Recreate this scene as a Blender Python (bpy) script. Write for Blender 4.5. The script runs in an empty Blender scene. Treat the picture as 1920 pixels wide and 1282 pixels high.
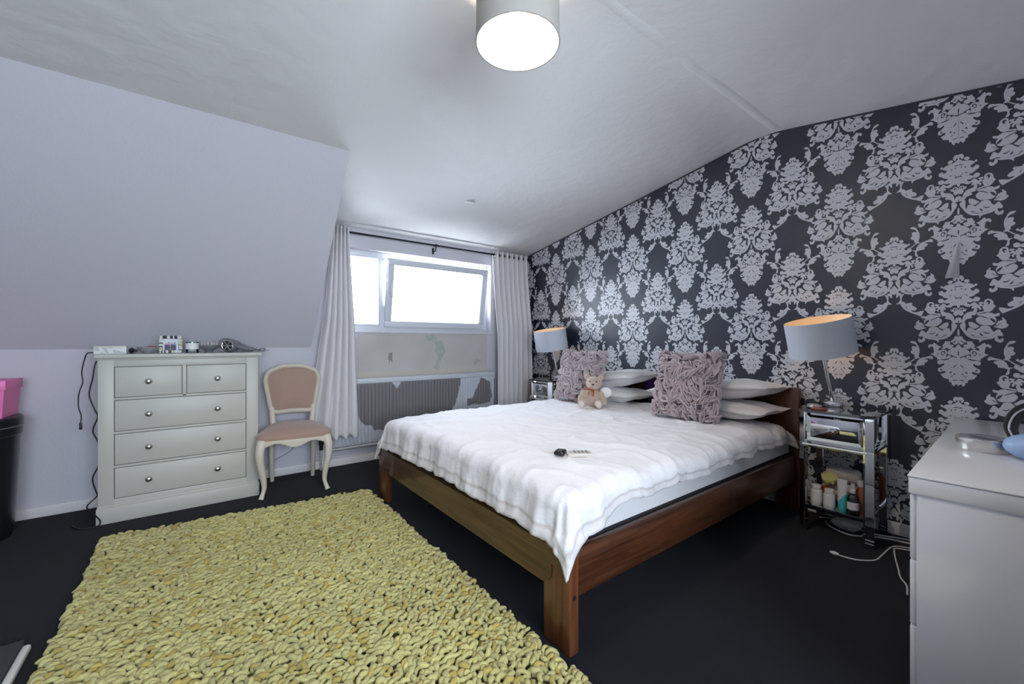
import bpy, bmesh, math, random
import numpy as np
from mathutils import Vector, Matrix, noise
from mathutils.geometry import tessellate_polygon
R = math.radians
PI = math.pi
random.seed(7)
SC = bpy.context.scene
COL = SC.collection

# ------------------------------------------------------------------ camera
CAM_H = 1.12
cam_d = bpy.data.cameras.new('camera')
cam_d.sensor_width = 36.0
cam_d.lens = 778.0 / 1920.0 * 36.0
cam_d.clip_start = 0.02
cam = bpy.data.objects.new('camera', cam_d)
COL.objects.link(cam)
cam.location = (0, 0, CAM_H)
cam.rotation_euler = (R(90), 0, R(-37.3))
SC.camera = cam

# ------------------------------------------------------------------ sky, windows' light, exposure
SKY_COL = (0.80, 0.89, 1.0, 1)
SKY_STRENGTH = 14.5
BULB_STRENGTH = 760.0
LAMP_STRENGTH = 15.0
EXPOSURE = 0.42
wd = bpy.data.worlds.new('overcast_sky')
SC.world = wd
wd.use_nodes = True
bg = wd.node_tree.nodes['Background']
bg.inputs['Color'].default_value = SKY_COL
bg.inputs['Strength'].default_value = SKY_STRENGTH
SC.view_settings.view_transform = 'Standard'
SC.view_settings.look = 'None'
SC.view_settings.gamma = 1.0
SC.view_settings.use_curve_mapping = False
SC.view_settings.exposure = EXPOSURE
SC.cycles.max_bounces = 10
SC.cycles.diffuse_bounces = 6
SC.cycles.glossy_bounces = 6
SC.cycles.transparent_max_bounces = 12
SC.cycles.caustics_reflective = False
SC.cycles.caustics_refractive = False
SC.cycles.sample_clamp_indirect = 8.0


def portal(name, loc, rot, sx, sy):
    l = bpy.data.lights.new(name, 'AREA')
    l.shape = 'RECTANGLE'
    l.size = sx
    l.size_y = sy
    l.cycles.is_portal = True
    o = bpy.data.objects.new(name, l)
    COL.objects.link(o)
    o.location = loc
    o.rotation_euler = rot


portal('window_portal', (1.85, 4.10, 1.62), (R(-90), 0, 0), 1.75, .8)
portal('window_portal', (.10, -1.66, 1.42), (R(90), 0, 0), 2.6, 1.25)

# ------------------------------------------------------------------ room measures
YW = 3.95      # window wall
XW = 3.25      # papered wall
XL = -2.1      # left wall
YF = -1.5      # wall behind
RIDGE_Y, RIDGE_Z, PITCH = 1.28, 2.615, .165
XD = .80       # dormer cheek


def ceil_z(y):
    d = abs(y - RIDGE_Y)
    w = .16
    if d < w:
        return RIDGE_Z - PITCH * (d * d / (2 * w) + w / 2)
    return RIDGE_Z - PITCH * d


# ------------------------------------------------------------------ materials
MATS = {}


def mk(name, col, rough=.5, metal=0., bump=None, var=None, spec=.5, coat=0., sheen=0., stretch=None, emit=None):
    """procedural principled material; bump=(scale,strength), var=(scale,amount)"""
    m = bpy.data.materials.new(name)
    m.use_nodes = True
    nt = m.node_tree
    b = nt.nodes['Principled BSDF']
    b.inputs['Base Color'].default_value = (*col, 1)
    b.inputs['Roughness'].default_value = rough
    b.inputs['Metallic'].default_value = metal
    b.inputs['Specular IOR Level'].default_value = spec
    b.inputs['Coat Weight'].default_value = coat
    b.inputs['Sheen Weight'].default_value = sheen
    tc = nt.nodes.new('ShaderNodeTexCoord')
    src = tc.outputs['Object']
    if stretch:
        mp = nt.nodes.new('ShaderNodeMapping')
        mp.inputs['Scale'].default_value = stretch
        nt.links.new(src, mp.inputs['Vector'])
        src = mp.outputs['Vector']
    if var:
        n = nt.nodes.new('ShaderNodeTexNoise')
        n.inputs['Scale'].default_value = var[0]
        n.inputs['Detail'].default_value = 4
        nt.links.new(src, n.inputs['Vector'])
        mx = nt.nodes.new('ShaderNodeMix')
        mx.data_type = 'RGBA'
        a = var[1]
        mx.inputs[6].default_value = tuple(max(0, c * (1 - a)) for c in col) + (1,)
        mx.inputs[7].default_value = tuple(min(1, c * (1 + a)) for c in col) + (1,)
        nt.links.new(n.outputs['Fac'], mx.inputs[0])
        nt.links.new(mx.outputs[2], b.inputs['Base Color'])
    if bump:
        n2 = nt.nodes.new('ShaderNodeTexNoise')
        n2.inputs['Scale'].default_value = bump[0]
        n2.inputs['Detail'].default_value = 5
        nt.links.new(src, n2.inputs['Vector'])
        bp = nt.nodes.new('ShaderNodeBump')
        bp.inputs['Strength'].default_value = bump[1]
        bp.inputs['Distance'].default_value = bump[2] if len(bump) > 2 else .01
        nt.links.new(n2.outputs['Fac'], bp.inputs['Height'])
        nt.links.new(bp.outputs['Normal'], b.inputs['Normal'])
    if emit:
        b.inputs['Emission Color'].default_value = (*emit[0], 1)
        b.inputs['Emission Strength'].default_value = emit[1]
    MATS[name] = m
    return m


def attr_mat(name, attr, rough=.5, spec=.5, bump=None, metal=0., sheen=0.):
    """material whose colour comes from a colour attribute (print, wear, dye differences)"""
    m = mk(name, (1, 1, 1), rough, metal, bump, None, spec, 0, sheen)
    nt = m.node_tree
    a = nt.nodes.new('ShaderNodeAttribute')
    a.attribute_name = attr
    nt.links.new(a.outputs['Color'], nt.nodes['Principled BSDF'].inputs['Base Color'])
    return m


def wood_mat(name, axis, dark, light, rough=.32):
    m = mk(name, dark, rough, 0, None, None, .5, .25)
    nt = m.node_tree
    b = nt.nodes['Principled BSDF']
    tc = nt.nodes['Texture Coordinate']
    mp = nt.nodes.new('ShaderNodeMapping')
    s = [16, 16, 16]
    s[axis] = 1.1
    mp.inputs['Scale'].default_value = s
    nt.links.new(tc.outputs['Object'], mp.inputs['Vector'])
    n = nt.nodes.new('ShaderNodeTexNoise')
    n.inputs['Scale'].default_value = 1.6
    n.inputs['Detail'].default_value = 7
    n.inputs['Distortion'].default_value = 1.4
    nt.links.new(mp.outputs['Vector'], n.inputs['Vector'])
    # knots: stretched voronoi cells, dark at their centres
    mp2 = nt.nodes.new('ShaderNodeMapping')
    s2 = [7, 7, 7]
    s2[axis] = 2.6
    mp2.inputs['Scale'].default_value = s2
    nt.links.new(tc.outputs['Object'], mp2.inputs['Vector'])
    v = nt.nodes.new('ShaderNodeTexVoronoi')
    v.inputs['Scale'].default_value = 1.0
    nt.links.new(mp2.outputs['Vector'], v.inputs['Vector'])
    kr = nt.nodes.new('ShaderNodeMapRange')
    kr.inputs['From Min'].default_value = .03
    kr.inputs['From Max'].default_value = .16
    nt.links.new(v.outputs['Distance'], kr.inputs['Value'])
    r = nt.nodes.new('ShaderNodeValToRGB')
    r.color_ramp.elements[0].position = .30
    r.color_ramp.elements[0].color = (*dark, 1)
    r.color_ramp.elements[1].position = .68
    r.color_ramp.elements[1].color = (*light, 1)
    nt.links.new(n.outputs['Fac'], r.inputs['Fac'])
    mx = nt.nodes.new('ShaderNodeMix')
    mx.data_type = 'RGBA'
    mx.inputs[6].default_value = tuple(c * .35 for c in dark) + (1,)
    nt.links.new(kr.outputs['Result'], mx.inputs[0])
    nt.links.new(r.outputs['Color'], mx.inputs[7])
    nt.links.new(mx.outputs[2], b.inputs['Base Color'])
    return m


def glass_mat(name, tint=(1, 1, 1), rough=0.0):
    m = bpy.data.materials.new(name)
    m.use_nodes = True
    nt = m.node_tree
    nt.nodes.remove(nt.nodes['Principled BSDF'])
    out = nt.nodes['Material Output']
    t = nt.nodes.new('ShaderNodeBsdfTransparent')
    t.inputs['Color'].default_value = (*tint, 1)
    g = nt.nodes.new('ShaderNodeBsdfGlossy')
    g.inputs['Roughness'].default_value = rough + .02
    f = nt.nodes.new('ShaderNodeFresnel')
    f.inputs['IOR'].default_value = 1.45
    mx = nt.nodes.new('ShaderNodeMixShader')
    nt.links.new(f.outputs['Fac'], mx.inputs['Fac'])
    nt.links.new(t.outputs['BSDF'], mx.inputs[1])
    nt.links.new(g.outputs['BSDF'], mx.inputs[2])
    nt.links.new(mx.outputs['Shader'], out.inputs['Surface'])
    MATS[name] = m
    return m


mk('wall_paint', (.60, .585, .635), .7, bump=(60, .12), var=(1.3, .03), spec=.3)
mk('ceiling_paint', (.77, .765, .76), .55, bump=(7, .35, .03), var=(1.0, .03), spec=.35)
mk('plaster_back', (.70, .68, .66), .9)
mk('baseboard_paint', (.76, .73, .72), .4, bump=(30, .05))
mk('carpet', (.0078, .0082, .0125), .95, bump=(900, .6, .004), var=(2.2, .35), spec=.12, sheen=.06)
mk('paper_ground', (.009, .014, .032), .34, bump=(700, .10, .001), var=(1.2, .12), spec=1.0, coat=.2)
MATS['paper_ground'].node_tree.nodes['Principled BSDF'].inputs['Coat Roughness'].default_value = .38
mk('paper_silver', (.70, .70, .725), .42, metal=.15, bump=(500, .12, .001), var=(3, .05), spec=.5)
mk('paper_reverse', (.62, .62, .62), .8)
mk('upvc', (.66, .68, .72), .25, spec=.5)
glass_mat('pane_glass', (.97, .98, 1.0))
glass_mat('clear_plastic', (.86, .92, .93), .03)
mk('black_metal', (.012, .014, .02), .35, metal=.6)
mk('curtain', (.72, .70, .70), .85, bump=(260, .18, .003), sheen=.15)
mk('chest_paint', (.53, .525, .46), .42, bump=(40, .04))
mk('gap_dark', (.10, .10, .095), .8)
mk('tin_metal', (.80, .78, .76), .24, metal=1)
mk('nickel', (.62, .60, .56), .28, metal=1)
mk('chrome', (.80, .80, .82), .08, metal=1)
mk('mirror', (.86, .88, .90), .025, metal=1)
mk('mirror_bevel', (.80, .80, .74), .06, metal=1)
mk('black_glass', (.010, .012, .018), .05, spec=.8, coat=.5)
mk('white_gloss', (.74, .75, .79), .10, spec=.6, coat=.6)
mk('glass_top', (.74, .745, .76), .16, spec=.35)
mk('cream_wood', (.66, .60, .49), .45, bump=(40, .06))
mk('rose_fabric', (.40, .265, .21), .8, bump=(350, .2, .002), sheen=.3, var=(5, .06))
wood_mat('pine_x', 0, (.030, .009, .004), (.105, .036, .014))
wood_mat('pine_y', 1, (.042, .017, .006), (.120, .056, .020))
wood_mat('pine_z', 2, (.060, .018, .007), (.165, .058, .022))
mk('black_cloth', (.012, .012, .015), .9)
mk('mattress', (.72, .72, .73), .85, bump=(200, .1, .002))
mk('pillow_white', (.88, .87, .875), .85, bump=(18, .35, .012), sheen=.1)
mk('felt_core', (.34, .30, .315), .95)
mk('felt', (.50, .42, .44), .95, bump=(300, .25, .002), sheen=.25, var=(7, .10))
mk('teddy_fur', (.50, .385, .30), 1.0, bump=(170, .9, .006), sheen=.5, var=(14, .12))
mk('teddy_pale', (.66, .60, .54), 1.0, bump=(170, .9, .006), sheen=.4)
mk('black_plastic', (.012, .012, .015), .28)
mk('rubber_cable', (.010, .010, .012), .5)
mk('white_plastic', (.72, .72, .70), .35)
mk('cream_plastic', (.55, .51, .44), .4)
mk('grey_plastic', (.17, .175, .19), .32)
mk('grey_ceramic', (.28, .29, .30), .35)
mk('red_plastic', (.45, .03, .02), .35)
mk('wax', (.78, .73, .62), .5)
mk('frosted_label', (.80, .79, .76), .45)
mk('purple_cloth', (.09, .03, .16), .9)
mk('pink_card', (.90, .20, .47), .45)
mk('turquoise', (.05, .45, .45), .35)
mk('amber', (.33, .09, .04), .3)
mk('towel', (.60, .55, .52), 1.0, bump=(220, .7, .006))
mk('yellow_cloth', (.60, .55, .20), .95, bump=(200, .4, .004))
mk('pale_blue', (.32, .47, .74), .38)
mk('shade_fabric', (.40, .385, .345), .9, bump=(420, .3, .002))
mk('shade_blue_grey', (.57, .61, .67), .85, bump=(420, .25, .002))
mk('shade_lining', (.86, .84, .80), .7)
mk('shade_lining_gold', (.80, .68, .52), .6)
mk('bulb_glow', (1, .9, .75), .4, emit=((1.0, .83, .62), BULB_STRENGTH))
mk('lamp_glow', (1, .8, .6), .4, emit=((1.0, .62, .32), LAMP_STRENGTH))
mk('rad_paint', (.60, .62, .66), .4)
mk('pipe', (.50, .50, .50), .4, metal=.3)
mk('board_top', (.040, .042, .05), .95, bump=(500, .5, .004))
mk('storage_black', (.008, .009, .012), .6)
attr_mat('rad_worn', 'Col', .45, .4)
attr_mat('plaster_worn', 'Col', .85, .2, bump=(40, .15, .004))
attr_mat('rug_wool', 'Col', 1.0, .1, bump=(500, .5, .003), sheen=.3)
attr_mat('duvet_cotton', 'Col', .8, .25, bump=(17, .38, .022), sheen=.1)
attr_mat('print', 'Col', .3, .4)
mk('box_wave', (.60, .60, .57), .35)

# ------------------------------------------------------------------ geometry helpers


class G:
    def __init__(s):
        s.v = []
        s.f = []

    def add(s, v, f):
        o = len(s.v)
        s.v += [tuple(p) for p in v]
        s.f += [tuple(i + o for i in q) for q in f]
        return s

    def box(s, x0, x1, y0, y1, z0, z1, bev=0., seg=2):
        b = bmesh.new()
        bmesh.ops.create_cube(b, size=1)
        for p in b.verts:
            p.co = Vector(((x0 + x1) / 2 + p.co.x * (x1 - x0), (y0 + y1) / 2 + p.co.y * (y1 - y0), (z0 + z1) / 2 + p.co.z * (z1 - z0)))
        if bev:
            bmesh.ops.bevel(b, geom=b.edges[:], offset=bev, segments=seg, affect='EDGES', profile=.5)
        b.verts.index_update()
        s.add([p.co[:] for p in b.verts], [[q.index for q in fc.verts] for fc in b.faces])
        b.free()
        return s

    def lathe(s, prof, n=24, M=None):
        """prof: (r, z) bottom to top; r=0 ends close the shape"""
        v, f = [], []
        M = M or Matrix()
        rings = []
        for r, z in prof:
            if r < 1e-6:
                rings.append([len(v)])
                v.append(M @ Vector((0, 0, z)))
            else:
                rings.append(list(range(len(v), len(v) + n)))
                for i in range(n):
                    a = 2 * PI * i / n
                    v.append(M @ Vector((r * math.cos(a), r * math.sin(a), z)))
        for a, b in zip(rings, rings[1:]):
            for i in range(n):
                j = (i + 1) % n
                if len(a) == 1 and len(b) == 1:
                    continue
                if len(a) == 1:
                    f.append((a[0], b[j], b[i]))
                elif len(b) == 1:
                    f.append((a[i], a[j], b[0]))
                else:
                    f.append((a[i], a[j], b[j], b[i]))
        return s.add(v, f)

    def tube(s, path, r, n=8, closed=False, flat=None):
        """swept tube; r number or list; flat=(w,h) scales the section sideways / upwards"""
        P = [Vector(p) for p in path]
        m = len(P)
        rs = r if isinstance(r, (list, tuple)) else [r] * m
        v, f = [], []
        up = None
        for i, p in enumerate(P):
            if closed:
                t = P[(i + 1) % m] - P[i - 1]
            else:
                t = P[min(i + 1, m - 1)] - P[max(i - 1, 0)]
            t.normalize()
            if up is None:
                up = Vector((0, 0, 1)) if abs(t.z) < .9 else Vector((0, 1, 0))
            sd = t.cross(up)
            sd.normalize()
            up = sd.cross(t)
            w, h = flat or (1, 1)
            for k in range(n):
                a = 2 * PI * k / n
                v.append(p + (sd * math.cos(a) * w + up * math.sin(a) * h) * rs[i])
        for i in range(m if closed else m - 1):
            a, b = i * n, ((i + 1) % m) * n
            for k in range(n):
                l = (k + 1) % n
                f.append((a + k, a + l, b + l, b + k))
        if not closed:
            f.append(tuple(range(n))[::-1])
            f.append(tuple((m - 1) * n + k for k in range(n)))
        return s.add(v, f)

    def grid(s, fn, nu, nv, wrap=False):
        v = [fn(i / nu, j / nv) for j in range(nv + 1) for i in range(nu + (0 if wrap else 1))]
        w = nu if wrap else nu + 1
        f = []
        for j in range(nv):
            for i in range(nu):
                k = (i + 1) % w
                f.append((j * w + i, j * w + k, (j + 1) * w + k, (j + 1) * w + i))
        return s.add(v, f)

    def prism(s, poly, a, b, fn):
        """poly in 2-D, extruded from a to b; fn(p, q, t) gives the 3-D point"""
        n = len(poly)
        v = [fn(p, q, a) for p, q in poly] + [fn(p, q, b) for p, q in poly]
        tri = tessellate_polygon([[Vector((p, q, 0)) for p, q in poly]])
        f = [tuple(t) for t in tri] + [tuple(i + n for i in t[::-1]) for t in tri]
        f += [(i, (i + 1) % n, (i + 1) % n + n, i + n) for i in range(n)]
        return s.add(v, f)

    def ball(s, c, r, n=14, m=9, M=None):
        if not isinstance(r, (tuple, list)):
            r = (r, r, r)
        prof = [(math.sin(PI * k / m), -math.cos(PI * k / m)) for k in range(m + 1)]
        prof[0] = (0, -1)
        prof[-1] = (0, 1)
        T = Matrix.Translation(c) @ (M or Matrix()) @ Matrix.Diagonal((*r, 1))
        return s.lathe(prof, n, T)

    def xf(s, M):
        s.v = [tuple(M @ Vector(p)) for p in s.v]
        return s

    def mesh(s, name, mat, smooth=True, ang=38, recalc=True):
        me = bpy.data.meshes.new(name)
        me.from_pydata(s.v, [], s.f)
        b = bmesh.new()
        b.from_mesh(me)
        if recalc:
            bmesh.ops.recalc_face_normals(b, faces=b.faces[:])
        if smooth:
            lim = R(ang)
            for fc in b.faces:
                fc.smooth = True
            for e in b.edges:
                if len(e.link_faces) == 2 and e.calc_face_angle(0) > lim:
                    e.smooth = False
        b.to_mesh(me)
        b.free()
        if isinstance(mat, str):
            mat = MATS[mat]
        me.materials.append(mat)
        return me

    def obj(s, name, mat, parent=None, smooth=True, ang=38, **kw):
        return link(name, s.mesh(name, mat, smooth, ang), parent, **kw)


def link(name, data, parent=None, loc=None, rot=None, label=None, cat=None, group=None, kind=None):
    o = bpy.data.objects.new(name, data)
    COL.objects.link(o)
    if parent is not None:
        o.parent = parent
    if loc is not None:
        o.location = loc
    if rot is not None:
        o.rotation_euler = rot
    tag(o, label, cat, group, kind)
    return o


def tag(o, label=None, cat=None, group=None, kind=None):
    for k, x in (('label', label), ('category', cat), ('group', group), ('kind', kind)):
        if x:
            o[k] = x
    return o


def thing(name, label, cat, loc=(0, 0, 0), rot=(0, 0, 0), group=None):
    return link(name, None, None, loc, rot, label, cat, group)


def copy_tree(o, parent=None):
    c = o.copy()
    COL.objects.link(c)
    if parent is not None:
        c.parent = parent
    for ch in list(o.children):
        copy_tree(ch, c)
    return c


def spline(pts, k=4, closed=False):
    """Catmull-Rom through points of any dimension"""
    P = [Vector(p) for p in pts]
    n = len(P)
    out = []
    for i in range(n if closed else n - 1):
        if closed:
            a, b, c, d = P[i - 1], P[i], P[(i + 1) % n], P[(i + 2) % n]
        else:
            a, b, c, d = P[max(i - 1, 0)], P[i], P[i + 1], P[min(i + 2, n - 1)]
        for j in range(k):
            t = j / k
            out.append(.5 * ((2 * b) + (c - a) * t + (2 * a - 5 * b + 4 * c - d) * t * t + (3 * b - a - 3 * c + d) * t ** 3))
    if not closed:
        out.append(P[-1].copy())
    return out


def colour_attr(me, cols):
    """one colour per vertex"""
    at = me.color_attributes.new('Col', 'FLOAT_COLOR', 'POINT')
    flat = np.ones((len(me.vertices), 4), dtype=np.float32)
    flat[:, :3] = np.asarray(cols, dtype=np.float32)
    at.data.foreach_set('color', flat.ravel())


def in_poly(x, y, poly):
    c = False
    j = len(poly) - 1
    for i in range(len(poly)):
        xi, yi = poly[i]
        xj, yj = poly[j]
        if (yi > y) != (yj > y) and x < (xj - xi) * (y - yi) / (yj - yi + 1e-12) + xi:
            c = not c
        j = i
    return c

# ================================================================== the setting
# damask wallpaper print: right halves of the motif outlines, millimetres from the crown top
CROWN_ROSETTE = [
    [(0,-4),(5,1),(13,1),(18,-7),(20,-17),(17,-25),(13,-28),(9,-24),(9,-18),(6,-15),(3,-20),(3,-27),(0,-34)],
    [(21,-24),(30,-20),(38,-25),(40,-32),(35,-39),(28,-38),(22,-32)],
    [(0,-34),(14,-36),(27,-40),(43,-44),(55,-52),(60,-59),(52,-66),(43,-72),(47,-81),(55,-84),(58,-77),(66,-74),(74,-82),(73,-94),(64,-100),(54,-110),(43,-115),(37,-117),(48,-125),(54,-127),(57,-119),(66,-116),(75,-121),(77,-129),(73,-138),(63,-141),(55,-139),(46,-144),(35,-143),(32,-149),(41,-154),(48,-158),(43,-165),(35,-167),(27,-165),(20,-158),(13,-157),(7,-156),(0,-154)],
    [(58,-52),(61,-47),(65,-47),(68,-52),(65,-58),(61,-58)],
    [(0,-156),(4,-158),(6,-163),(3,-169),(0,-170)],
    [(43,-157),(52,-146),(60,-144),(66,-152),(73,-146),(79,-145),(87,-145),(90,-154),(85,-157),(88,-164),(83,-168),(79,-166),(76,-170),(82,-177),(79,-186),(74,-185),(73,-177),(66,-175),(60,-181),(55,-176),(49,-178),(47,-169),(52,-165)],
    [(91,-142),(97,-133),(105,-130),(115,-134),(122,-146),(124,-161),(131,-170),(124,-179),(117,-192),(105,-199),(93,-199),(83,-202),(66,-205),(67,-198),(83,-195),(91,-189),(86,-179),(87,-165),(91,-156)],
    [(0,-189),(2,-178),(8,-170),(18,-171),(23,-178),(30,-177),(27,-188),(17,-193),(19,-202),(13,-212),(5,-211),(0,-203)],
    [(0,-224),(8,-224),(14,-234),(18,-216),(27,-201),(39,-194),(54,-189),(57,-177),(66,-178),(68,-186),(64,-198),(62,-210),(54,-212),(46,-215),(50,-225),(41,-229),(31,-232),(24,-242),(21,-251),(15,-253),(7,-250),(0,-253)],
    [(5,-261),(14,-254),(24,-251),(26,-264),(25,-285),(31,-301),(41,-315),(58,-327),(79,-331),(99,-330),(117,-325),(131,-318),(138,-323),(127,-331),(115,-337),(99,-340),(87,-343),(81,-348),(76,-356),(74,-351),(73,-341),(54,-337),(37,-327),(24,-311),(16,-294),(7,-277)],
    [(66,-209),(83,-206),(95,-204),(107,-201),(119,-205),(127,-210),(137,-207),(144,-207),(142,-218),(133,-222),(125,-224),(131,-232),(133,-245),(129,-257),(119,-266),(107,-267),(95,-266),(83,-264),(75,-260),(64,-246),(62,-235),(66,-226),(73,-220)],
    [(151,-228),(159,-235),(165,-245),(166,-259),(173,-267),(166,-278),(155,-285),(141,-283),(133,-279),(123,-276),(131,-265),(137,-250),(145,-244),(152,-241)],
    [(37,-248),(48,-248),(58,-254),(66,-263),(75,-271),(68,-283),(58,-284),(48,-278),(39,-269)],
    [(34,-280),(46,-278),(58,-288),(71,-283),(83,-269),(99,-268),(111,-275),(116,-289),(125,-300),(135,-290),(143,-289),(149,-302),(155,-318),(147,-323),(137,-320),(127,-325),(103,-328),(79,-329),(54,-323),(37,-312),(30,-302)],
    [(127,-335),(135,-325),(139,-336),(145,-341),(152,-333),(157,-340),(153,-352),(143,-356),(133,-350),(128,-343)],
]
SPRAY_ONLY = [
    [(0,-285),(8,-292),(13,-300),(24,-306),(27,-311),(18,-320),(22,-326),(30,-328),(28,-339),(19,-343),(14,-355),(8,-348),(10,-338),(5,-331),(0,-335)],
    [(42,-335),(35,-349),(32,-370),(37,-378),(44,-381),(51,-390),(71,-386),(78,-392),(75,-401),(85,-409),(95,-420),(91,-431),(81,-432),(72,-431),(79,-439),(94,-443),(107,-438),(123,-436),(121,-448),(115,-461),(109,-466),(100,-460),(87,-453),(71,-444),(52,-431),(37,-415),(29,-396),(25,-391),(8,-391),(16,-384),(23,-375),(26,-362),(24,-346),(31,-335)],
    [(150,-38),(157,-42),(161,-51),(158,-58),(147,-54),(133,-55),(123,-58),(135,-60),(141,-67),(133,-76),(127,-79),(127,-90),(117,-93),(107,-94),(99,-98),(95,-100),(97,-114),(102,-127),(93,-127),(88,-118),(89,-103),(85,-96),(77,-91),(87,-90),(92,-89),(96,-74),(105,-60),(119,-50),(137,-44)],
    [(68,41),(79,44),(91,38),(99,21),(106,2),(107,-21),(103,-43),(110,-54),(99,-54),(87,-61),(77,-72),(66,-74),(77,-65),(87,-55),(91,-51),(85,-44),(84,-32),(73,-26),(70,-16),(77,-7),(74,7),(79,14),(91,13),(95,10),(91,24),(79,30),(70,36)],
]
CROWN_VEINS = [
    [(98,-149),(101,-140),(107,-138),(112,-144),(111,-152),(107,-158),(102,-158),(105,-153),(103,-147)],
    [(112,-229),(119,-233),(127,-240),(131,-251),(127,-254),(119,-247),(113,-237)],
    [(68,-213),(87,-219),(103,-230),(104,-234),(87,-224),(70,-216)],
    [(126,-273),(139,-264),(149,-256),(141,-266),(127,-275)],
    [(76,-306),(83,-312),(88,-320),(82,-321),(77,-314)],
    [(88,-297),(97,-305),(110,-305),(109,-309),(97,-310),(89,-302)],
    [(43,-313),(53,-316),(61,-320),(52,-320)],
    [(117,-282),(123,-277),(132,-282),(130,-290),(123,-292),(119,-289)],
    [(0,-109),(1,-115),(13,-120),(12,-123),(2,-119),(0,-122)],
    [(5,-117),(14,-105),(17,-96),(15,-106),(8,-118)],
    [(10,-66),(15,-69),(12,-72),(9,-70)],
    [(23,-74),(29,-67),(27,-75),(29,-80)],
    [(0,-240),(2,-244),(1,-250),(7,-255),(0,-258)],
    [(24,-102),(34,-103),(33,-106),(25,-105)],
    [(6,-179),(13,-175),(18,-179),(16,-185),(10,-185),(14,-181),(11,-178),(7,-183)],
    [(33,-142),(43,-144),(54,-139),(54,-145),(43,-149),(33,-147)],
    [(67,-152),(73,-150),(75,-156),(71,-159)],
    [(83,-154),(89,-155),(88,-160),(83,-159)],
    [(57,-287),(66,-279),(79,-270),(68,-283),(62,-291)],
    [(62,-257),(73,-260),(79,-265),(75,-268),(66,-263)],
    [(0,-56),(7,-53),(17,-56),(14,-58),(5,-58)],
]
SPRAY_VEINS = [
    [(49,-406),(53,-411),(57,-420),(52,-416)],
]
PENDANT_ONLY = [
    [(0,-285),(3,-287),(4,-293),(0,-294)],
    [(0,-294),(4,-298),(4,-310),(3,-317),(0,-318)],
    [(1,-325),(8,-322),(15,-326),(17,-336),(25,-345),(29,-352),(23,-356),(16,-351),(20,-359),(16,-366),(8,-366),(3,-359),(0,-348)],
    [(30,-350),(39,-350),(49,-349),(52,-359),(58,-368),(59,-377),(55,-380),(63,-387),(58,-392),(48,-388),(44,-383),(39,-390),(32,-391),(24,-384),(18,-372),(26,-367),(32,-365)],
    [(79,-370),(86,-362),(93,-357),(98,-366),(106,-365),(114,-371),(116,-379),(111,-386),(107,-381),(101,-378),(96,-383),(94,-397),(93,-411),(100,-416),(106,-419),(100,-424),(93,-428),(86,-437),(79,-441),(80,-450),(67,-448),(55,-447),(43,-442),(46,-431),(43,-417),(42,-404),(48,-396),(58,-394),(69,-398),(76,-396),(70,-384),(63,-379),(72,-375)],
    [(0,-371),(6,-373),(11,-382),(21,-383),(30,-393),(39,-403),(40,-417),(33,-421),(25,-427),(17,-433),(8,-432),(0,-437)],
    [(28,-430),(35,-424),(42,-430),(43,-441),(35,-442),(29,-438)],
    [(0,-437),(6,-439),(14,-435),(23,-434),(30,-441),(39,-448),(49,-451),(58,-449),(70,-450),(79,-459),(79,-470),(72,-476),(62,-474),(56,-468),(53,-476),(58,-483),(67,-492),(74,-495),(78,-505),(74,-515),(65,-517),(58,-512),(53,-511),(47,-516),(55,-524),(67,-528),(62,-536),(58,-546),(49,-551),(42,-553),(35,-557),(34,-569),(26,-571),(24,-583),(15,-591),(12,-582),(6,-580),(0,-578)],
]
PENDANT_VEINS = [
    [(48,-411),(52,-402),(60,-403),(66,-412),(64,-423),(57,-427),(49,-424),(58,-423),(63,-416),(60,-408),(55,-407),(53,-411),(56,-415),(53,-418)],
    [(76,-415),(79,-416),(80,-421),(76,-422)],
    [(0,-403),(2,-406),(2,-422),(0,-425)],
    [(4,-438),(14,-431),(29,-420),(27,-424),(15,-434)],
    [(6,-344),(13,-347),(18,-354),(14,-356),(9,-354),(13,-352)],
    [(11,-522),(15,-522),(18,-528),(14,-529)],
    [(23,-516),(30,-512),(33,-524),(29,-520)],
    [(6,-473),(14,-480),(19,-493),(15,-490),(10,-481)],
    [(19,-533),(29,-539),(28,-542),(19,-536)],
    [(4,-556),(19,-558),(20,-562),(5,-559)],
    [(60,-505),(65,-499),(70,-504),(65,-507),(62,-510)],
    [(33,-446),(55,-453),(69,-449),(55,-449)],
    [(24,-489),(32,-492),(25,-492)],
]

YC = 2.795
ZC = ceil_z(YC)
yz = lambda p, q, t: (t, p, q)      # section in the (y, z) plane, extruded along x

G().box(XL - .1, XW + .12, YF - .12, YW + .12, -.12, 0).obj('floor', 'carpet', kind='structure', label='near-black carpet covering the bedroom floor')

# ceiling: two shallow pitches meeting in a rounded ridge
ys = [YW + .14, 3.4, 2.8, 2.2, 1.7] + [RIDGE_Y + .16 - .04 * i for i in range(9)] + [.8, .2, -.6, YF - .14]
prof = [(y, ceil_z(y)) for y in ys] + [(YF - .14, 2.95), (YW + .14, 2.95)]
ceil = G().prism(prof, XL - .1, XW + .12, yz).obj('ceiling', 'ceiling_paint', kind='structure', ang=25, label='white painted ceiling of two shallow pitches')
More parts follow.
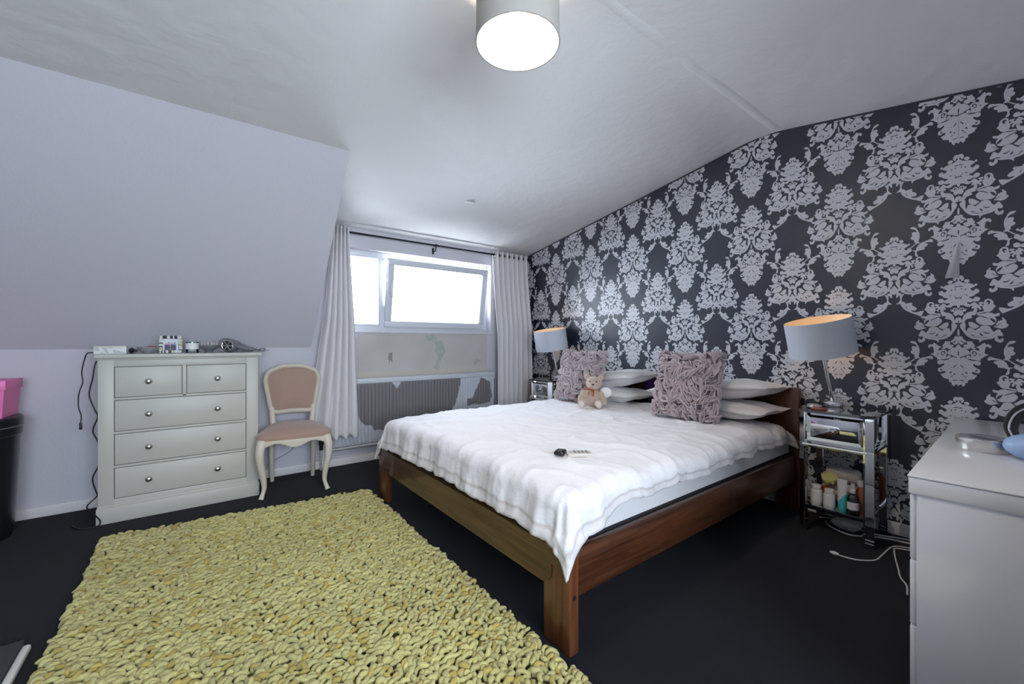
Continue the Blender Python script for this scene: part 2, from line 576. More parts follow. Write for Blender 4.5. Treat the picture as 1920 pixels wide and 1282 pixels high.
# uneven plastered joint along the ridge, and a small round blanking cap
def joint(u, v):
    x = -2.0 + 5.2 * u
    w = .035 + .012 * noise.noise((x * 3, 0, 0))
    y = RIDGE_Y - .10 + (v - .5) * 2 * w + .012 * noise.noise((x * 2, 5, 0))
    return (x, y, ceil_z(y) + .001 - .007 * (1 - (2 * v - 1) ** 2) * (.7 + .5 * noise.noise((x * 6, 2, 0))))
G().grid(joint, 160, 8).obj('ridge_joint', 'ceiling_paint', ceil)
cn = Matrix.Translation((1.875, 3.068, ceil_z(3.068))) @ Matrix.Rotation(math.atan(PITCH), 4, 'X')
G().lathe([(.0, -.005), (.038, -.005), (.043, -.002), (.043, .004)], 28, cn).obj('blanking_cap', 'ceiling_paint', ceil)

# sloping roof wall on the left; its right end is the cheek of the dormer
G().prism([(YW, 1.072), (YC, ZC), (YC, ZC + .3), (YW + .2, 2.9), (YW + .2, 1.072)], XL - .05, XD, yz).obj(
    'wall_slope', 'wall_paint', smooth=False, kind='structure', label='lavender-grey sloping roof wall above the chest of drawers')

# window wall: knee wall on the left, full height in the dormer, with the window opening
WX0, WX1, WZ0, WZ1 = .98, 2.70, 1.225, 1.998
g = G()
g.box(XL - .05, XD, YW, YW + .12, 0, 1.075)
g.box(XD, XW + .1, YW, YW + .12, 0, WZ0)
g.box(XD, XW + .1, YW, YW + .12, WZ1, 2.5)
g.box(XD, WX0, YW, YW + .12, WZ0, WZ1)
g.box(WX1, XW + .1, YW, YW + .12, WZ0, WZ1)
wall_back = g.obj('wall_back', 'wall_paint', smooth=False, kind='structure', label='pale painted wall holding the window and radiator')

# patch of bare plaster under the window
PATCH = [(1.05,1.06),(1.131,1.092),(1.189,1.173),(1.289,1.209),(1.793,1.208),(2.60,1.209),(2.64,1.19),(2.652,1.123),(2.644,0.838),(2.69,0.805),(2.70,0.70),(1.0,0.70)]
STAIN1 = [(1.888,1.189),(1.999,1.191),(2.024,1.134),(2.062,1.145),(2.114,1.019),(2.075,0.95),(2.043,0.894),(2.043,0.826),(1.962,0.846),(2.012,0.906),(2.018,0.963),(1.999,1.032),(1.999,1.1),(1.913,1.134)]
STAIN2 = [(1.493,1.019),(1.531,1.018),(1.534,0.91),(1.515,0.942),(1.499,0.909)]
STAIN3 = [(2.465,0.893),(2.494,0.926),(2.537,0.927),(2.566,0.902),(2.48,0.862)]
g = G().grid(lambda u, v: (1.0 + 1.695 * u, YW - .0008, .76 + .454 * v), 240, 66)
me = g.mesh('bare_plaster', 'plaster_worn')
cs = []
for x, y, z in g.v:
    jx = x + .012 * noise.noise((x * 14, z * 14, 1)) + .006 * noise.noise((x * 50, z * 50, 4))
    jz = z + .012 * noise.noise((x * 14, z * 14, 9)) + .006 * noise.noise((x * 50, z * 50, 7))
    c = (.60, .585, .635)
    if in_poly(jx, jz, PATCH):
        n = noise.noise((x * 5, z * 5, 3)) * .05
        c = (.52 + n, .495 + n, .465 + n)
        if z < .84:
            c = (.55, .51, .435)
    if in_poly(jx, jz, STAIN1):
        n = noise.noise((x * 25, z * 25, 3)) * .05
        c = (.41 + n, .435 + n, .38 + n)
    if in_poly(jx, jz, STAIN2):
        c = (.27, .265, .22)
    if in_poly(jx, jz, STAIN3):
        c = (.42, .41, .37)
    cs.append(c)
colour_attr(me, cs)
link('bare_plaster', me, wall_back, label='patch of bare stained plaster under the window')

# other walls
G().box(XL - .12, XL, YF - .1, YW + .1, 0, 2.8).obj('wall_left', 'wall_paint', smooth=False, kind='structure', label='pale painted side wall')
FX0, FX1, FZ0, FZ1 = -1.15, 1.35, .82, 2.02
g = G()
g.box(XL - .1, XW + .1, YF - .12, YF, 0, FZ0)
g.box(XL - .1, XW + .1, YF - .12, YF, FZ1, 2.8)
g.box(XL - .1, FX0, YF - .12, YF, FZ0, FZ1)
g.box(FX1, XW + .1, YF - .12, YF, FZ0, FZ1)
g.obj('wall_front', 'wall_paint', smooth=False, kind='structure', label='pale painted wall opposite the radiator wall')
G().box(1.45, XW + .02, -.36, -.24, 0, 2.7).obj('wall_partition', 'wall_paint', smooth=False, kind='structure', label='short partition wall behind the white dresser')

# papered gable wall
def gable(y0, y1, zb):
    top = [y1] + [RIDGE_Y + .16 - .04 * i for i in range(9)] + [y0]
    top = sorted({y for y in top if y0 <= y <= y1}, reverse=True)
    return [(y0, zb), (y1, zb)] + [(y, ceil_z(y) + .01) for y in top]
wall_right = G().prism(gable(YF - .05, YW + .05, 0), XW + .002, XW + .12, yz).obj(
    'wall_right', 'plaster_back', smooth=False, kind='structure', label='gable wall covered in black and silver damask wallpaper')
COLW, ROWH = .521, .649
A0Y, A0Z = .319, 2.122
B0Y, B0Z = .576, 1.082
SEAMS = [A0Y + COLW * k for k in range(-1, 8)]
edges = [-.24] + [y for y in SEAMS if -.2 < y < YW - .05] + [YW]
for y0, y1 in zip(edges, edges[1:]):
    G().prism(gable(y0 + .0006, y1 - .0006, .07), XW, XW + .0025, yz).obj('wallpaper_strip', 'paper_ground', wall_right, smooth=False)


def motif_mesh(name, sil, vein):
    v, f, mi = [], [], []
    for layer, polys in enumerate((sil, vein)):
        for poly in polys:
            for sgn in (1, -1):
                pts = spline([(sgn * a / 1000, b / 1000, 0) for a, b in poly], 3, True)
                o = len(v)
                v += [(-.0006 - .0005 * layer, -p.x, p.y) for p in pts]
                for t in tessellate_polygon([[Vector((p.x, p.y, 0)) for p in pts]]):
                    a, b, c = (Vector(v[o + i]) for i in t)
                    if (b - a).cross(c - a).x > 0:
                        t = t[::-1]
                    f.append(tuple(o + i for i in t))
                    mi.append(layer)
    me = bpy.data.meshes.new(name)
    me.from_pydata(v, [], f)
    me.materials.append(MATS['paper_silver'])
    me.materials.append(MATS['paper_ground'])
    me.polygons.foreach_set('material_index', mi)
    return me


def clip(me, y, z):
    """cut away what would run past the ceiling, the baseboard or the corner"""
    b = bmesh.new()
    b.from_mesh(me)
    for pl, n in (((0, RIDGE_Y - y, RIDGE_Z - .014 - z), (0, PITCH, 1)), ((0, RIDGE_Y - y, RIDGE_Z - .014 - z), (0, -PITCH, 1)),
                  ((0, 0, .072 - z), (0, 0, -1)), ((0, YW - .001 - y, 0), (0, 1, 0)), ((0, -.238 - y, 0), (0, -1, 0))):
        bmesh.ops.bisect_plane(b, geom=b.verts[:] + b.edges[:] + b.faces[:], plane_co=pl, plane_no=n, clear_outer=True)
    m = me.copy()
    b.to_mesh(m)
    n = len(b.faces)
    b.free()
    return m if n else None


pend = motif_mesh('damask_pendant', CROWN_ROSETTE + PENDANT_ONLY, CROWN_VEINS + PENDANT_VEINS)
spray = motif_mesh('damask_spray', CROWN_ROSETTE + SPRAY_ONLY, CROWN_VEINS + SPRAY_VEINS)
for nm, base, y0, z0, up, dn in (('damask_pendant', pend, A0Y, A0Z, .01, .60), ('damask_spray', spray, B0Y, B0Z, .02, .47)):
    for k in range(-2, 9):
        for j in range(-4, 4):
            y, z = y0 + COLW * k, z0 + ROWH * j
            if y < -.40 or y > YW + .18 or z < .05 or z - dn > 2.62:
                continue
            zc = min(ceil_z(y - .2), ceil_z(y + .2))
            me = base
            if z + up + .02 > zc or z - dn < .075 or y > YW - .2 or y < -.03:
                me = clip(base, y, z)
            if me is not None:
                link(nm, me, wall_right, (XW, y, z))
# a corner of paper peeling off at one of the seams
def flap(u, v):
    w = .052 * v ** .8
    return (XW - .004 - .030 * v * v * (1 - u) - .004 * math.sin(u * PI), .318 + w * (1 - u) - .004 * v, 1.660 - .197 * v)
G().grid(flap, 8, 14).obj('peeled_flap', 'paper_reverse', wall_right, label='pale back of a torn strip of wallpaper')

# baseboards
G().box(XL, XW, YW - .016, YW, 0, .068, .004).obj('baseboard_back', 'baseboard_paint', kind='structure', label='low pinkish-white baseboard under the window wall')
G().box(XW - .016, XW, -.24, YW - .016, 0, .072, .004).obj('baseboard_right', 'baseboard_paint', kind='structure', label='low white baseboard under the damask wallpaper')

# ---- window in the dormer: fixed light on the left, tilted-in sash on the right
def ring(x0, x1, z0, z1, w, y0, y1, bev=.004):
    g = G()
    g.box(x0, x1, y0, y1, z0, z0 + w, bev)
    g.box(x0, x1, y0, y1, z1 - w, z1, bev)
    g.box(x0, x0 + w, y0, y1, z0 + w, z1 - w, bev)
    g.box(x1 - w, x1, y0, y1, z0 + w, z1 - w, bev)
    return g
win = thing('window_1', 'white plastic window with its right sash tilted into the room', 'window', (0, 0, 0))
del win['category']
win['kind'] = 'structure'
ring(WX0, WX1, WZ0 + .006, WZ1, .052, 4.03, 4.085).obj('window_frame', 'upvc', win)
G().box(1.435, 1.492, 4.03, 4.085, WZ0 + .05, WZ1 - .05, .004).obj('mullion', 'upvc', win)
ring(WX0 + .05, 1.438, WZ0 + .055, WZ1 - .05, .014, 4.025, 4.05, .003).obj('glazing_bead', 'upvc', win)
G().box(WX0 + .05, 1.44, 4.056, 4.062, WZ0 + .05, WZ1 - .05).obj('pane', 'pane_glass', win)
sash = link('sash', None, win, (0, 4.040, 1.272), (R(9.3), 0, 0))
SX0, SX1, SH_ = 1.480, 2.634, .672
ring(SX0, SX1, 0, SH_, .062, -.036, .018, .006).obj('sash_frame', 'upvc', sash)
G().box(SX0 + .06, SX1 - .06, -.008, -.002, .06, SH_ - .06).obj('sash_pane', 'pane_glass', sash)
g = G().box(SX0 + .022, SX0 + .042, -.046, -.036, .30, .37, .004)
g.box(SX0 + .024, SX0 + .040, -.062, -.046, .345, .36, .003)
g.box(SX0 + .024, SX0 + .040, -.070, -.058, .31, .44, .004)
g.obj('sash_handle', 'white_plastic', sash)
G().tube([(SX0 - .005, 4.03, 1.93), (SX0 - .02, 3.99, 1.935), (SX0 + .01, 3.935, 1.925)], .005, 6).obj('stay_arm', 'nickel', win)
G().box(WX0 - .0, WX1 + .0, YW - .018, 4.045, WZ0 - .016, WZ0 + .006, .004).obj('window_sill', 'upvc', win)
# ---- window behind the camera
w2 = thing('window_2', 'wide white plastic window in the wall opposite the radiator', 'window')
del w2['category']
w2['kind'] = 'structure'
ring(FX0, FX1, FZ0, FZ1, .055, YF - .10, YF - .05).obj('window_frame', 'upvc', w2)
G().box(.07, .13, YF - .10, YF - .05, FZ0 + .05, FZ1 - .05, .004).obj('mullion', 'upvc', w2)
for a, b in ((FX0, .10), (.10, FX1)):
    G().box(a + .03, b - .03, YF - .078, YF - .072, FZ0 + .05, FZ1 - .05).obj('pane', 'pane_glass', w2)

# ================================================================== chest of drawers
ch = thing('chest_of_drawers', 'pale grey-green painted chest of five drawers with round metal knobs', 'chest', (-.055, 3.55, 0))
# local x from -.43 to .43, front at y = 0, back at y = .385
g = G().box(-.423, .418, .012, .385, .10, 1.012)
g.box(-.423, -.350, 0, .03, .09, 1.012, .003)
g.box(.345, .418, 0, .03, .09, 1.012, .003)
g.box(-.352, .347, .002, .03, .965, 1.012, .002)
for z in (.7635, .5525, .342):
    g.box(-.352, .347, .002, .03, z - .0075, z + .0075, .002)
g.box(-.352, .347, .002, .03, .09, .143, .002)
g.box(-.017, .004, .002, .03, .76, .97, .002)
g.obj('body', 'chest_paint', ch)
g = G().box(-.430, .425, -.012, .387, .0, .098, .004)
g.box(-.426, .421, -.006, .386, .096, .112, .005)
g.obj('plinth', 'chest_paint', ch)
g = G().box(-.428, .423, -.008, .387, 1.008, 1.020, .004)
g.box(-.440, .440, -.024, .390, 1.018, 1.044, .007, 3)
g.obj('top', 'chest_paint', ch)
def drawer(x0, x1, z0, z1, knobs):
    d = G().box(x0 + .003, x1 - .003, .004, .024, z0 + .003, z1 - .003, .0025).obj('drawer', 'chest_paint', ch)
    for kx in knobs:
        M = Matrix.Translation((kx, .004, (z0 + z1) / 2)) @ Matrix.Rotation(R(90), 4, 'X')
        G().lathe([(0, 0), (.009, 0), (.006, .008), (.007, .013), (.0165, .017), (.018, .021), (.014, .027), (.006, .030), (0, .0305)], 20, M).obj('knob', 'nickel', d)
drawer(-.350, -.017, .771, .965, [-.187])
drawer(.004, .345, .771, .965, [.175])
for a, b in ((.560, .756), (.350, .545), (.143, .3345)):
    drawer(-.350, .345, a, b, [-.186, .176])
G().box(-.350, .345, .0085, .0115, .14, .968).obj('drawer_gap', 'gap_dark', ch)
CT = 1.044   # chest top

# ---- things on the chest
b = thing('patterned_box', 'small white box with a grey wave pattern on the chest of drawers', 'box', (-.427, 3.62, CT))
G().box(-.075, .075, -.03, .035, 0, .048, .003).obj('box_body', 'white_plastic', b)
gp = G().grid(lambda u, v: (-.070 + .14 * u, -.0308, .004 + .040 * v), 84, 24)
me = gp.mesh('wave_front', 'print')
colour_attr(me, [(.62, .62, .59) if math.sin(x * 90 + 2.2 * math.sin(x * 44 + z * 40)) * math.sin(z * 90 + x * 30) > -.1 else (.40, .42, .41) for x, y, z in gp.v])
link('wave_front', me, b)
G().box(-.077, .077, -.032, .037, .046, .053, .002).obj('box_lid', 'cream_plastic', b)

h = thing('hair_brush', 'black hair brush lying between the patterned box and the grey bowl', 'brush', (-.333, 3.66, CT))
G().ball((0, 0, .02), (.016, .045, .02), 18, 10).obj('brush_pad', 'black_plastic', h)
G().tube([(.0, .03, .022), (.006, .075, .020), (.010, .12, .018)], [.012, .010, .012], 10).obj('handle', 'black_plastic', h)

g = G().lathe([(0, 0), (.024, 0), (.028, .003), (.045, .020), (.056, .038), (.058, .044), (.054, .043), (.042, .024), (.02, .010), (0, .008)], 32)
bowl = g.obj('bowl', 'grey_ceramic', loc=(-.250, 3.64, CT), label='small grey bowl holding hair clips on the chest', cat='bowl')
tag(G().tube([(-.022, -.016, 0), (0, -.022, .008), (.026, -.014, .003)], .0085, 8, flat=(1.4, .7)).obj('hair_clip', 'red_plastic', loc=(-.240, 3.645, CT + .038)), 'red hair clip lying in the grey bowl', 'hair clip')
tag(G().tube(spline([(.02 * math.cos(a), .02 * math.sin(a), .004 * math.sin(3 * a)) for a in [k * PI / 4 for k in range(8)]], 3, True), .007, 8, True).obj('hair_band', 'black_plastic', loc=(-.264, 3.662, CT + .032)), 'black hair band lying in the grey bowl', 'hair band')

f = thing('photo_frame', 'small photo frame bordered with pale and dark mosaic pieces', 'photo frame', (-.136, 3.645, CT), (R(-9), 0, R(2)))
g = G().box(-.060, .060, 0, .010, .002, .118, .002)
g.obj('frame_back', 'black_plastic', f)
g = G()
tiles = {0: G(), 1: G(), 2: G()}
for side in range(4):
    for i in range(15):
        t = -.058 + .116 * (i + .5) / 15
        L = .019 + random.uniform(-.002, .002)
        w = .0031
        k = random.choice((0, 0, 0, 1, 2))
        if side == 0:
            tiles[k].box(t - w, t + w, -.006, .001, .118 - L, .119, .0008, 1)
        elif side == 1:
            tiles[k].box(t - w, t + w, -.006, .001, .001, .001 + L, .0008, 1)
        elif abs(t) < .042:
            s = -1 if side == 2 else 1
            x0, x1 = sorted((s * .061, s * (.061 - L)))
            tiles[k].box(x0, x1, -.006, .001, .06 + t - w, .06 + t + w, .0008, 1)
for k, m in enumerate(('frosted_label', 'yellow_cloth', 'black_plastic')):
    tiles[k].obj('mosaic_border', m, f, kind='stuff')
gp = G().grid(lambda u, v: (-.041 + .082 * u, -.0008, .021 + .078 * v), 50, 46)
me = gp.mesh('photo_print', 'print')
def photo(x, z):
    c = (.62, .66, .74)
    for px, hh, col in ((-.024, .052, (.05, .06, .16)), (-.010, .060, (.62, .16, .20)), (.006, .056, (.10, .16, .40)), (.022, .062, (.16, .30, .60))):
        if abs(x - px) < .0075 and z < .021 + hh * .75:
            c = col if z > .055 else (.04, .04, .08)
        if (x - px) ** 2 + (z - .026 - hh * .75) ** 2 < .0058 ** 2:
            c = (.52, .34, .27)
    return c
colour_attr(me, [photo(x, z) for x, y, z in gp.v])
link('photo_print', me, f)
G().box(-.006, .006, .008, .060, .0, .004).xf(Matrix.Rotation(R(8), 4, 'X')).obj('strut', 'black_plastic', f)

c = thing('candle', 'cream candle in a clear glass tumbler beside the photo frame', 'candle', (-.020, 3.64, CT))
G().lathe([(0, 0), (.034, 0), (.036, .004), (.037, .075), (.0355, .076), (.0345, .010), (0, .008)], 32).obj('tumbler', 'clear_plastic', c)
G().lathe([(0, .011), (.0335, .011), (.0335, .056), (0, .054)], 32).obj('wax', 'wax', c)
G().lathe([(.0374, .026), (.0374, .068)], 32).obj('paper_band', 'frosted_label', c)
G().tube([(0, 0, .054), (.001, 0, .062), (.003, 0, .067)], .0012, 6).obj('wick', 'black_plastic', c)

d = thing('dryer_diffuser', 'grey hair dryer diffuser standing with its prongs up on the chest', 'diffuser', (.075, 3.65, CT))
G().lathe([(0, 0), (.022, 0), (.024, .012), (.030, .018), (.050, .032), (.060, .048), (.061, .054), (.056, .052), (.040, .040), (0, .036)], 32).obj('cup', 'grey_plastic', d)
for k in range(14):
    a = 2 * PI * k / 14
    for r in ((.044,) if k % 2 else (.044, .022)):
        G().lathe([(.0036, .036), (.0034, .070), (.0022, .073), (0, .0735)], 8, Matrix.Translation((r * math.cos(a), r * math.sin(a), 0))).obj('prong', 'cream_plastic', d)

h = thing('hair_dryer', 'grey hair dryer with coiled cable and plug lying on the chest', 'hair dryer', (.205, 3.65, CT))
h.scale = (1.18, 1.18, 1.18)
M = Matrix.Translation((-.015, -.02, .042)) @ Matrix.Rotation(R(-24), 4, 'Z') @ Matrix.Rotation(R(90), 4, 'X')
M2 = M @ Matrix.Rotation(PI, 4, 'X')
G().lathe([(0, -.018), (.030, -.016), (.040, .0), (.0415, .03), (.036, .08), (.026, .125), (.027, .150), (.022, .151), (.02, .13), (0, .125)], 28, M2).obj('barrel', 'grey_plastic', h)
G().lathe([(.027, .0178), (.030, .022), (.033, .0185), (.030, .015)], 28, M).obj('grille_ring', 'chrome', h)
for k in range(6):
    a = k * PI / 3
    G().tube([M @ Vector((.004 * math.cos(a), .004 * math.sin(a), .0195)), M @ Vector((.027 * math.cos(a), .027 * math.sin(a), .0195))], .0022, 6).obj('grille_spoke', 'chrome', h)
G().lathe([(0, .017), (.027, .0175), (0, .0178)], 24, M).obj('grille_mesh', 'black_plastic', h)
G().tube(spline([(.012, .0, .040), (.04, -.006, .034), (.075, -.012, .024), (.105, -.014, .020)], 4), [.016] * 7 + [.018] * 6, 12, flat=(1.2, .9)).obj('handle', 'grey_plastic', h)
G().tube(spline([(.10, -.014, .018), (.14, -.03, .008), (.16, .01, .012), (.10, .045, .03), (.03, .05, .072), (-.03, .035, .084), (-.055, .01, .066), (-.05, -.005, .03), (.0, .03, .012), (.08, .035, .008), (.13, .012, .012), (.155, -.008, .010)], 6), .0042, 8).obj('cable', 'grey_plastic', h)
g = G().box(.150, .182, -.026, .004, .004, .026, .006)
for yy in (-.020, -.004):
    g.box(.180, .203, yy - .003, yy + .003, .011, .017, .001, 1)
g.obj('plug', 'grey_plastic', h)

# ---- black cables beside the chest
def cable(name, pts, r, mat, label, end=None, k=6):
    t = thing(name, label, 'cable')
    G().tube(spline(pts, k), r, 7).obj('lead', mat, t)
    return t
t = cable('charger_cable', [(-.500, 3.63, 1.052), (-.535, 3.64, 1.050), (-.553, 3.66, 1.00), (-.566, 3.68, .93), (-.560, 3.67, .87), (-.578, 3.68, .80), (-.580, 3.68, .72), (-.568, 3.68, .66), (-.570, 3.68, .615)], .0032, 'rubber_cable', 'thin black charger cable dangling from the patterned box')
G().box(-.577, -.563, 3.674, 3.686, .575, .618, .003).obj('plug', 'rubber_cable', t)
cable('power_cable', [(-.492, 3.62, 1.002), (-.502, 3.62, .96), (-.508, 3.62, .90), (-.522, 3.63, .83), (-.524, 3.63, .78), (-.500, 3.62, .70), (-.488, 3.63, .655), (-.506, 3.63, .59), (-.508, 3.63, .555), (-.488, 3.63, .50), (-.484, 3.68, .42), (-.486, 3.66, .35), (-.506, 3.62, .29), (-.508, 3.62, .25), (-.49, 3.60, .19), (-.49, 3.62, .16), (-.53, 3.60, .115), (-.512, 3.57, .085), (-.478, 3.525, .060), (-.462, 3.518, .030), (-.475, 3.515, .006), (-.55, 3.53, .005), (-.60, 3.62, .005)],
      .004, 'rubber_cable', 'black cable zigzagging down the side of the chest to the carpet')

# ================================================================== chair
cr = thing('side_chair', 'cream carved side chair with rose-beige upholstered seat and back', 'chair', (.610, 3.615, 0), (0, 0, R(-7)))
# back frame outline (x, z), seen from the front
bk = [(0, .924), (.085, .918), (.125, .900), (.168, .880), (.190, .835), (.190, .780), (.176, .700), (.163, .620), (.150, .572), (.115, .556), (.05, .560), (0, .562)]
bk = bk + [(-a, b) for a, b in bk[-2:0:-1]]
lean = lambda z: .160 + (z - .45) * .10
path = [(p.x, lean(p.y), p.y) for p in spline([(a, b, 0) for a, b in bk], 4, True)]
G().tube(path, .019, 10, True, flat=(1.05, .95)).obj('back_frame', 'cream_wood', cr)
pad = [(p.x * .925, p.y) for p in spline([(a, .735 + (b - .735) * .93, 0) for a, b in bk], 4, True)]
def padpt(u, v):
    n = len(pad)
    a = pad[int(round(u * n)) % n]
    r = 1 - v
    x, z = a[0] * r, .735 + (a[1] - .735) * r
    return (x, lean(z) - .004 - .026 * (1 - r ** 3), z)
g = G().grid(padpt, len(pad), 8, True)
g.obj('back_pad', 'rose_fabric', cr)
def padback(u, v):
    x, y, z = padpt(u, v)
    return (x, lean(z) + .008, z)
G().grid(padback, len(pad), 8, True).obj('back_panel', 'rose_fabric', cr)
for s in (-1, 1):
    G().tube([(s * .150, lean(.60), .60), (s * .148, lean(.54), .54), (s * .140, lean(.47), .47), (s * .140, lean(.40), .40)], [.021, .022, .024, .024], 10).obj('back_post', 'cream_wood', cr)
# seat outline, front at -y
so = [(0, -.245), (.10, -.240), (.19, -.232), (.238, -.205), (.240, -.15), (.222, -.05), (.196, .08), (.172, .175), (.10, .195), (0, .198)]
so = so + [(-a, b) for a, b in so[-2:0:-1]]
so = [(p.x, p.y) for p in spline([(a, b, 0) for a, b in so], 3, True)]
def seat(u, v):
    n = len(so)
    a = so[int(round(u * n)) % n]
    if v < .25:
        r, z = 1.0, .408 + .045 * v / .25
    else:
        r = 1 - (v - .25) / .75
        z = .453 + .040 * (1 - r ** 3.2)
    bul = 1 + .02 * math.sin(min(1, v / .3) * PI)
    return (a[0] * r * bul, a[1] * r * bul, z)
G().grid(seat, len(so), 14, True).obj('seat', 'rose_fabric', cr)
def apron(u, v):
    n = len(so)
    a = so[int(round(u * n)) % n]
    x, y = a
    low = .372 - .018 * math.cos(x * 26) * (1 if y < -.2 else .3) + (.0 if y < 0 else .005)
    prof = [(1.0, .412), (1.02, .408), (1.022, .395), (1.005, low), (.93, low), (.92, .41)]
    k, z = prof[min(int(v * 5 + .5), 5)]
    return (x * k, y * k, z)
G().grid(apron, len(so), 5, True).obj('seat_rail', 'cream_wood', cr)
for s in (-1, 1):
    pth = spline([(s * .208, -.205, .410), (s * .224, -.222, .345), (s * .222, -.222, .26), (s * .204, -.206, .15), (s * .198, -.200, .075), (s * .208, -.210, .030), (s * .218, -.220, .0)], 4)
    n = len(pth)
    rr = [.034 - .020 * min(1, i / (n * .72)) + (.006 * max(0, (i - n * .8) / (n * .2))) for i in range(n)]
    G().tube(pth, rr, 12).obj('leg', 'cream_wood', cr)
    pth = spline([(s * .150, .168, .41), (s * .152, .170, .25), (s * .150, .178, .12), (s * .148, .192, .0)], 4)
    G().tube(pth, [.021 - .006 * i / (len(pth) - 1) for i in range(len(pth))], 10).obj('leg', 'cream_wood', cr)

# ================================================================== curtains and rod
rod = thing('curtain_rod', 'thin dark blue-black metal curtain rod above the window', 'curtain rod')
G().tube([(.893, 3.872, 2.112), (3.222, 3.872, 2.112)], .0095, 10).obj('pole', 'black_metal', rod)
g = G().tube([(1.968, 3.95, 2.058), (1.968, 3.885, 2.060), (1.968, 3.872, 2.10)], .006, 8)
g.box(1.960, 1.976, 3.938, 3.95, 2.035, 2.10, .002)
g.box(1.957, 1.979, 3.860, 3.884, 2.098, 2.126, .004)
g.obj('bracket', 'black_metal', rod)
for x in (.885, 3.230):
    G().ball((x, 3.872, 2.112), .017).obj('finial', 'black_metal', rod)
for x in (.912, 3.202):
    G().tube([(x, 3.95, 2.112), (x, 3.872, 2.112)], .006, 8).obj('bracket', 'black_metal', rod)


def curtain(name, label, top, bot, zt, zb, nf, seed, amp, eyes):
    t = thing(name, label, 'curtain', (0, 0, 0), group='curtains')
    def fn(u, v):
        zz = v                                 # 0 top, 1 bottom
        e = zz ** 1.25
        x0 = top[0] + (bot[0] - top[0]) * e
        x1 = top[1] + (bot[1] - top[1]) * e
        uu = u + .012 * noise.noise((u * 6, zz * 2.5, seed)) * zz
        x = x0 + (x1 - x0) * uu
        a = amp * (1 - .25 * zz) * (1 + .35 * noise.noise((u * 4, seed, 0)))
        ph = uu * nf * 2 * PI + .9 * noise.noise((u * 3, zz * 1.4, seed + 3)) * zz
        y = 3.872 - .085 * min(1, zz / .45) ** 1.5 * max(0, min(1, (x - .84) / .10)) + a * math.sin(ph) + .012 * noise.noise((u * 9, zz * 4, seed + 8)) * zz
        x += .35 * a * math.cos(ph) * min(1, zz * 4) * .6
        z = zt + (zb - zt) * zz + .010 * math.sin(ph) * (zz > .98)
        return (x, min(y, 3.935), z)
    nu = nf * 18
    o = G().grid(fn, nu, 60).obj('drape', 'curtain', t, ang=80)
    md = o.modifiers.new('thickness', 'SOLIDIFY')
    md.thickness = .003
    for k in range(nf * 2 if eyes else 0):
        u = (k + .5) / (nf * 2)
        x, y, z = fn(u, .022)
        ringp = [(x, 3.872 + .021 * math.cos(a), 2.112 + .021 * math.sin(a)) for a in [j * PI / 8 for j in range(16)]]
        G().tube(ringp, .0045, 6, True).obj('eyelet', 'nickel', t)
    hem = G().grid(lambda u, v: (fn(u, .955 + .045 * v)[0], fn(u, .955 + .045 * v)[1] - .0035, fn(u, .955 + .045 * v)[2]), nu, 3).obj('hem', 'curtain', t, ang=80)
    return t


curtain('curtain', 'off-white eyelet curtain hanging behind the side chair', (.945, 1.095), (.735, 1.150), 2.158, .285, 5, 3.0, .034, True)
curtain('curtain', 'off-white eyelet curtain hanging between the window and the damask wall', (2.680, 3.165), (2.690, 3.185), 2.150, .22, 7, 11.0, .033, True)

# ================================================================== radiator
rd = thing('radiator', 'long panel radiator under the window with peeling pale paint', 'radiator', (0, 0, 0))
RX0, RX1, RZ0, RZ1 = .93, 2.69, .185, .735
RAD1 = [(1.128,0.731),(1.152,0.749),(1.444,0.757),(1.497,0.739),(1.54,0.668),(1.594,0.743),(1.638,0.757),(2.26,0.746),(2.246,0.66),(2.213,0.559),(2.174,0.442),(2.116,0.374),(1.752,0.271),(1.423,0.292),(1.32,0.295),(1.305,0.342),(1.235,0.356),(1.186,0.411),(1.152,0.503),(1.133,0.534),(1.124,0.692)]
RAD2 = [(2.507,0.722),(2.55,0.72),(2.638,0.66),(2.652,0.513),(2.638,0.441),(2.334,0.439),(2.341,0.508),(2.409,0.514),(2.423,0.566),(2.458,0.623)]
PITCH_R = .0335
def rib(x):
    t = ((x - RX0) / PITCH_R) % 1.0
    return 1 if .22 < t < .78 else (0 if t < .10 or t > .90 else (min(abs(t - .10), abs(.90 - t)) / .12))
NU = int((RX1 - RX0) / PITCH_R * 10)
g = G().grid(lambda u, v: (RX0 + (RX1 - RX0) * u, 3.868 - .012 * rib(RX0 + (RX1 - RX0) * u) * min(1, v * 24, (1 - v) * 24), RZ0 + (RZ1 - RZ0) * v), NU, 72)
me = g.mesh('front_panel', 'rad_worn', ang=30)
cs = []
for x, y, z in g.v:
    jx = x + .010 * noise.noise((x * 22, z * 22, 1)) + .005 * noise.noise((x * 70, z * 70, 4))
    jz = z + .010 * noise.noise((x * 22, z * 22, 9)) + .005 * noise.noise((x * 70, z * 70, 7))
    bare = in_poly(jx, jz, RAD1) or in_poly(jx, jz, RAD2)
    cs.append((.205, .195, .195) if bare else (.57, .59, .63))
colour_attr(me, cs)
link('front_panel', me, rd, label='ribbed panel with large patches of bare grey metal')
g = G().box(RX0, RX1, 3.870, 3.935, RZ0, RZ1, .004)
g.obj('back_panel', 'rad_paint', rd)
g = G().box(RX0 - .005, RX1 + .005, 3.856, 3.938, .735, .785, .006)
g.obj('top_cover', 'rad_paint', rd)
for s in (RX0 - .005, RX1 - .015):
    G().box(s, s + .02, 3.856, 3.938, RZ0, .74, .004).obj('end_cover', 'rad_paint', rd)
G().tube([(RX0, 3.862, .168), (RX1, 3.862, .168)], .014, 10).obj('bottom_pipe', 'pipe', rd)
